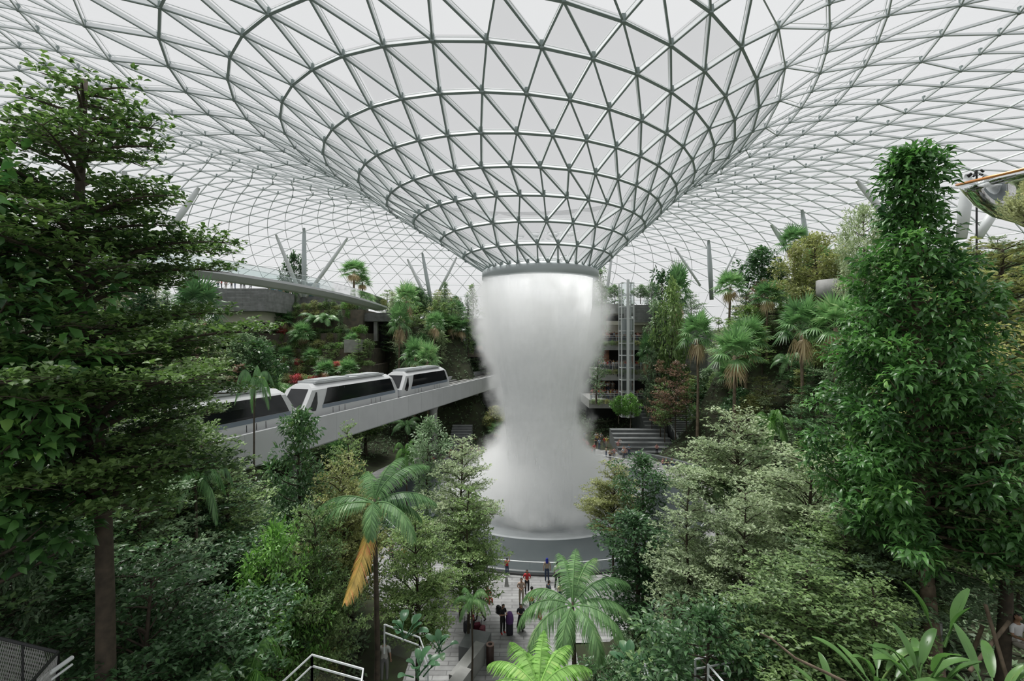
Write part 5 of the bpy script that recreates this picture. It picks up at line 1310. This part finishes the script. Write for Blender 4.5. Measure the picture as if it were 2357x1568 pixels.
for k, (p, yf, c, lab) in enumerate(((1098, 1460, (.12, .01, .03), 'dark red suitcase beside the woman in red at the left'), (1110, 1468, (.20, .05, .07), 'small maroon suitcase at the end of the luggage row'), (1075, 1458, (.03, .03, .04), 'black suitcase on the luggage trolley at the left'))):
    x, y, _ = PP(p, yf); rounded('suitcase', (.42, .26, .6), (x, y, 0), .3+k, cm(c), lab, 'suitcase')
x, y, _ = PP(1224, 1413); rounded('handbag', (.3, .12, .24), (x-.05, y-.2, .85), .1, cm((.5, .06, .03)), 'red bag held by the person in a white top', 'bag', 'bag')
# crowds: copies of whole figures, one mesh each
CROWD = []
for k in ('stand', 'clasp', 'lean', 'hips', 'sit', 'walk'):
    V, Fs, Nn, rg, J = BODY[k]; q = MB(); order = ['skin', 'shirt', 'trousers', 'hair', 'shoes']
    q.add(V + Nn*np.array([.008]), Fs); q.m = [order.index(g) if g in order else 0 for g in rg]
    CROWD.append(q.mesh('person', [cm(SKIN[0], .5), cm(wht), cm(jean), cm(HAIR), cm(blk)], True))
SH = [('white', (.60, .60, .60)), ('white', (.55, .56, .57)), ('red', (.48, .04, .04)), ('pink', (.55, .28, .28)), ('dark', (.03, .03, .04)), ('grey', (.25, .26, .27)), ('pale blue', (.30, .38, .48)), ('yellow', (.55, .42, .10)), ('beige', (.45, .38, .28))]
TR = [('dark trousers', (.03, .03, .04)), ('blue jeans', (.05, .08, .14)), ('pale trousers', (.40, .37, .32)), ('grey trousers', (.16, .16, .16))]
r = np.random.default_rng(5)
def crowd_one(loc, where, pi=None, rz=None):
    i = int(r.integers(9)); j_ = int(r.integers(4)); pi = int(r.integers(4)) if pi is None else pi
    o = bpy.data.objects.new('person', CROWD[pi]); COL.objects.link(o); o.location = loc; o.rotation_euler = (0, 0, r.normal(0, .7) if rz is None else rz); s = r.uniform(.88, 1.04); o.scale = (s, s, s)
    for sl, c in ((1, SH[i][1]), (2, TR[j_][1]), (0, SKIN[int(r.integers(3))])): o.material_slots[sl].link = 'OBJECT'; o.material_slots[sl].material = cm(c, .5 if sl == 0 else .8)
    tag(o, 'person in ' + SH[i][0] + ' top, ' + TR[j_][0] + ' ' + where, 'person')
for a, b, y, d, n, wh in ((1386, 1512, 786, 78.5, 34, 'on the upper right balcony'), (1378, 1502, 852, 77.5, 36, 'on the middle right balcony'), (1358, 1480, 920, 76.5, 38, 'on the lowest right balcony')):
    for k in range(n):
        p = a + (b-a)*(k+r.uniform(-.3, .3)+.5)/n; dd = d + r.choice([.15, .9, 1.8])+r.uniform(0, .3); z = EYE - (y-784)/F*d; crowd_one((px(p, dd)[0], dd, z+.0), wh)
for k in range(12):
    p = 1370 + r.uniform(0, 60); crowd_one((px(p, 80)[0], 80+r.uniform(-1, 2), EYE-(905-784)/F*77), 'on the lowest right balcony')
for p in (502, 510, 520, 533, 541, 555, 562, 577): crowd_one((px(p, 74)[0], 74, EYE-(664-784)/F*73), 'behind the bridge')
for p in (620, 636, 652, 668, 725, 742): crowd_one((px(p, 86)[0], 86, EYE-(682-784)/F*85), 'beside the teal structure')
for p in (512, 524, 538, 548, 556, 566, 572, 580): crowd_one((px(p, 76)[0], 76+r.uniform(0, 3), EYE-(796-784)/F*74), 'before the lit shop')
for k in range(26):
    p = r.uniform(1010, 1105); yf = 1092 - (p-1010)*.42 + r.uniform(-34, 6); q_ = PP(p, yf); rho = math.hypot(q_[0]-CX, q_[1]-CY)
    if rho < 16.8: 
        s = 16.9/rho; q_ = (CX+(q_[0]-CX)*s, CY+(q_[1]-CY)*s, 0)
    crowd_one(q_, 'by the left basin rim')
for k in range(34):
    p = r.uniform(1320, 1440); yf = 1052 + (p-1320)*.12 + r.uniform(-42, 2); q_ = PP(p, yf); rho = math.hypot(q_[0]-CX, q_[1]-CY)
    if rho < 16.8:
        s = 16.9/rho; q_ = (CX+(q_[0]-CX)*s, CY+(q_[1]-CY)*s, 0)
    crowd_one(q_, 'by the misty right basin rim')
for p in (1526, 1533, 1546): crowd_one(PP(p, 1076, .05), 'seated below the staircase', 4, .3)
for p, yf in ((1470, 1062), (1436, 1052), (1448, 1050), (1512, 1048)): crowd_one(PP(p, yf), 'at the foot of the cascade')
for p, yf, d in ((905, 1300, 30), (915, 1318, 29), (930, 1310, 30), (948, 1320, 29), (900, 1288, 31), (1545, 1400, 27), (1560, 1405, 27), (1580, 1398, 28)): crowd_one(PP(p, yf), 'glimpsed through plaza trees')
crowd_one(P3(2340, 13, 1440) - np.array([0, 0, .9]), 'seated at the right edge behind the stakes', 4)
# ------------------------------------------------------------------ every label singles out one thing
ORD = ['', 'second', 'third', 'fourth', 'fifth', 'sixth', 'seventh', 'eighth', 'ninth', 'tenth', 'eleventh', 'twelfth', 'thirteenth', 'fourteenth', 'fifteenth', 'sixteenth', 'seventeenth', 'eighteenth', 'nineteenth', 'twentieth'] + ['twenty-' + w for w in ('first', 'second', 'third', 'fourth', 'fifth', 'sixth', 'seventh', 'eighth', 'ninth')] + ['thirtieth'] + ['thirty-' + w for w in ('first', 'second', 'third', 'fourth', 'fifth', 'sixth', 'seventh', 'eighth', 'ninth')]
by = {}
for o in THINGS: by.setdefault(o['label'], []).append(o)
for lab, os_ in by.items():
    if len(os_) < 2: continue
    def col_(o):
        m = o.matrix_basis.translation
        return m.x/max(m.y, .1)
    os_.sort(key=col_)
    n = len(os_)
    for i, o in enumerate(os_):
        if n <= 3 or i < n/2: w = 'leftmost' if i == 0 else ('rightmost' if i == n-1 else ORD[i] + ' from left')
        else: w = 'rightmost' if i == n-1 else ORD[n-1-i] + ' from right'
        o['label'] = lab + ', ' + w
        if not o.get('group'): o['group'] = lab
for o in THINGS:
    if len(o['label'].replace('-', ' ').split()) > 16: print('LONG', o['label'])
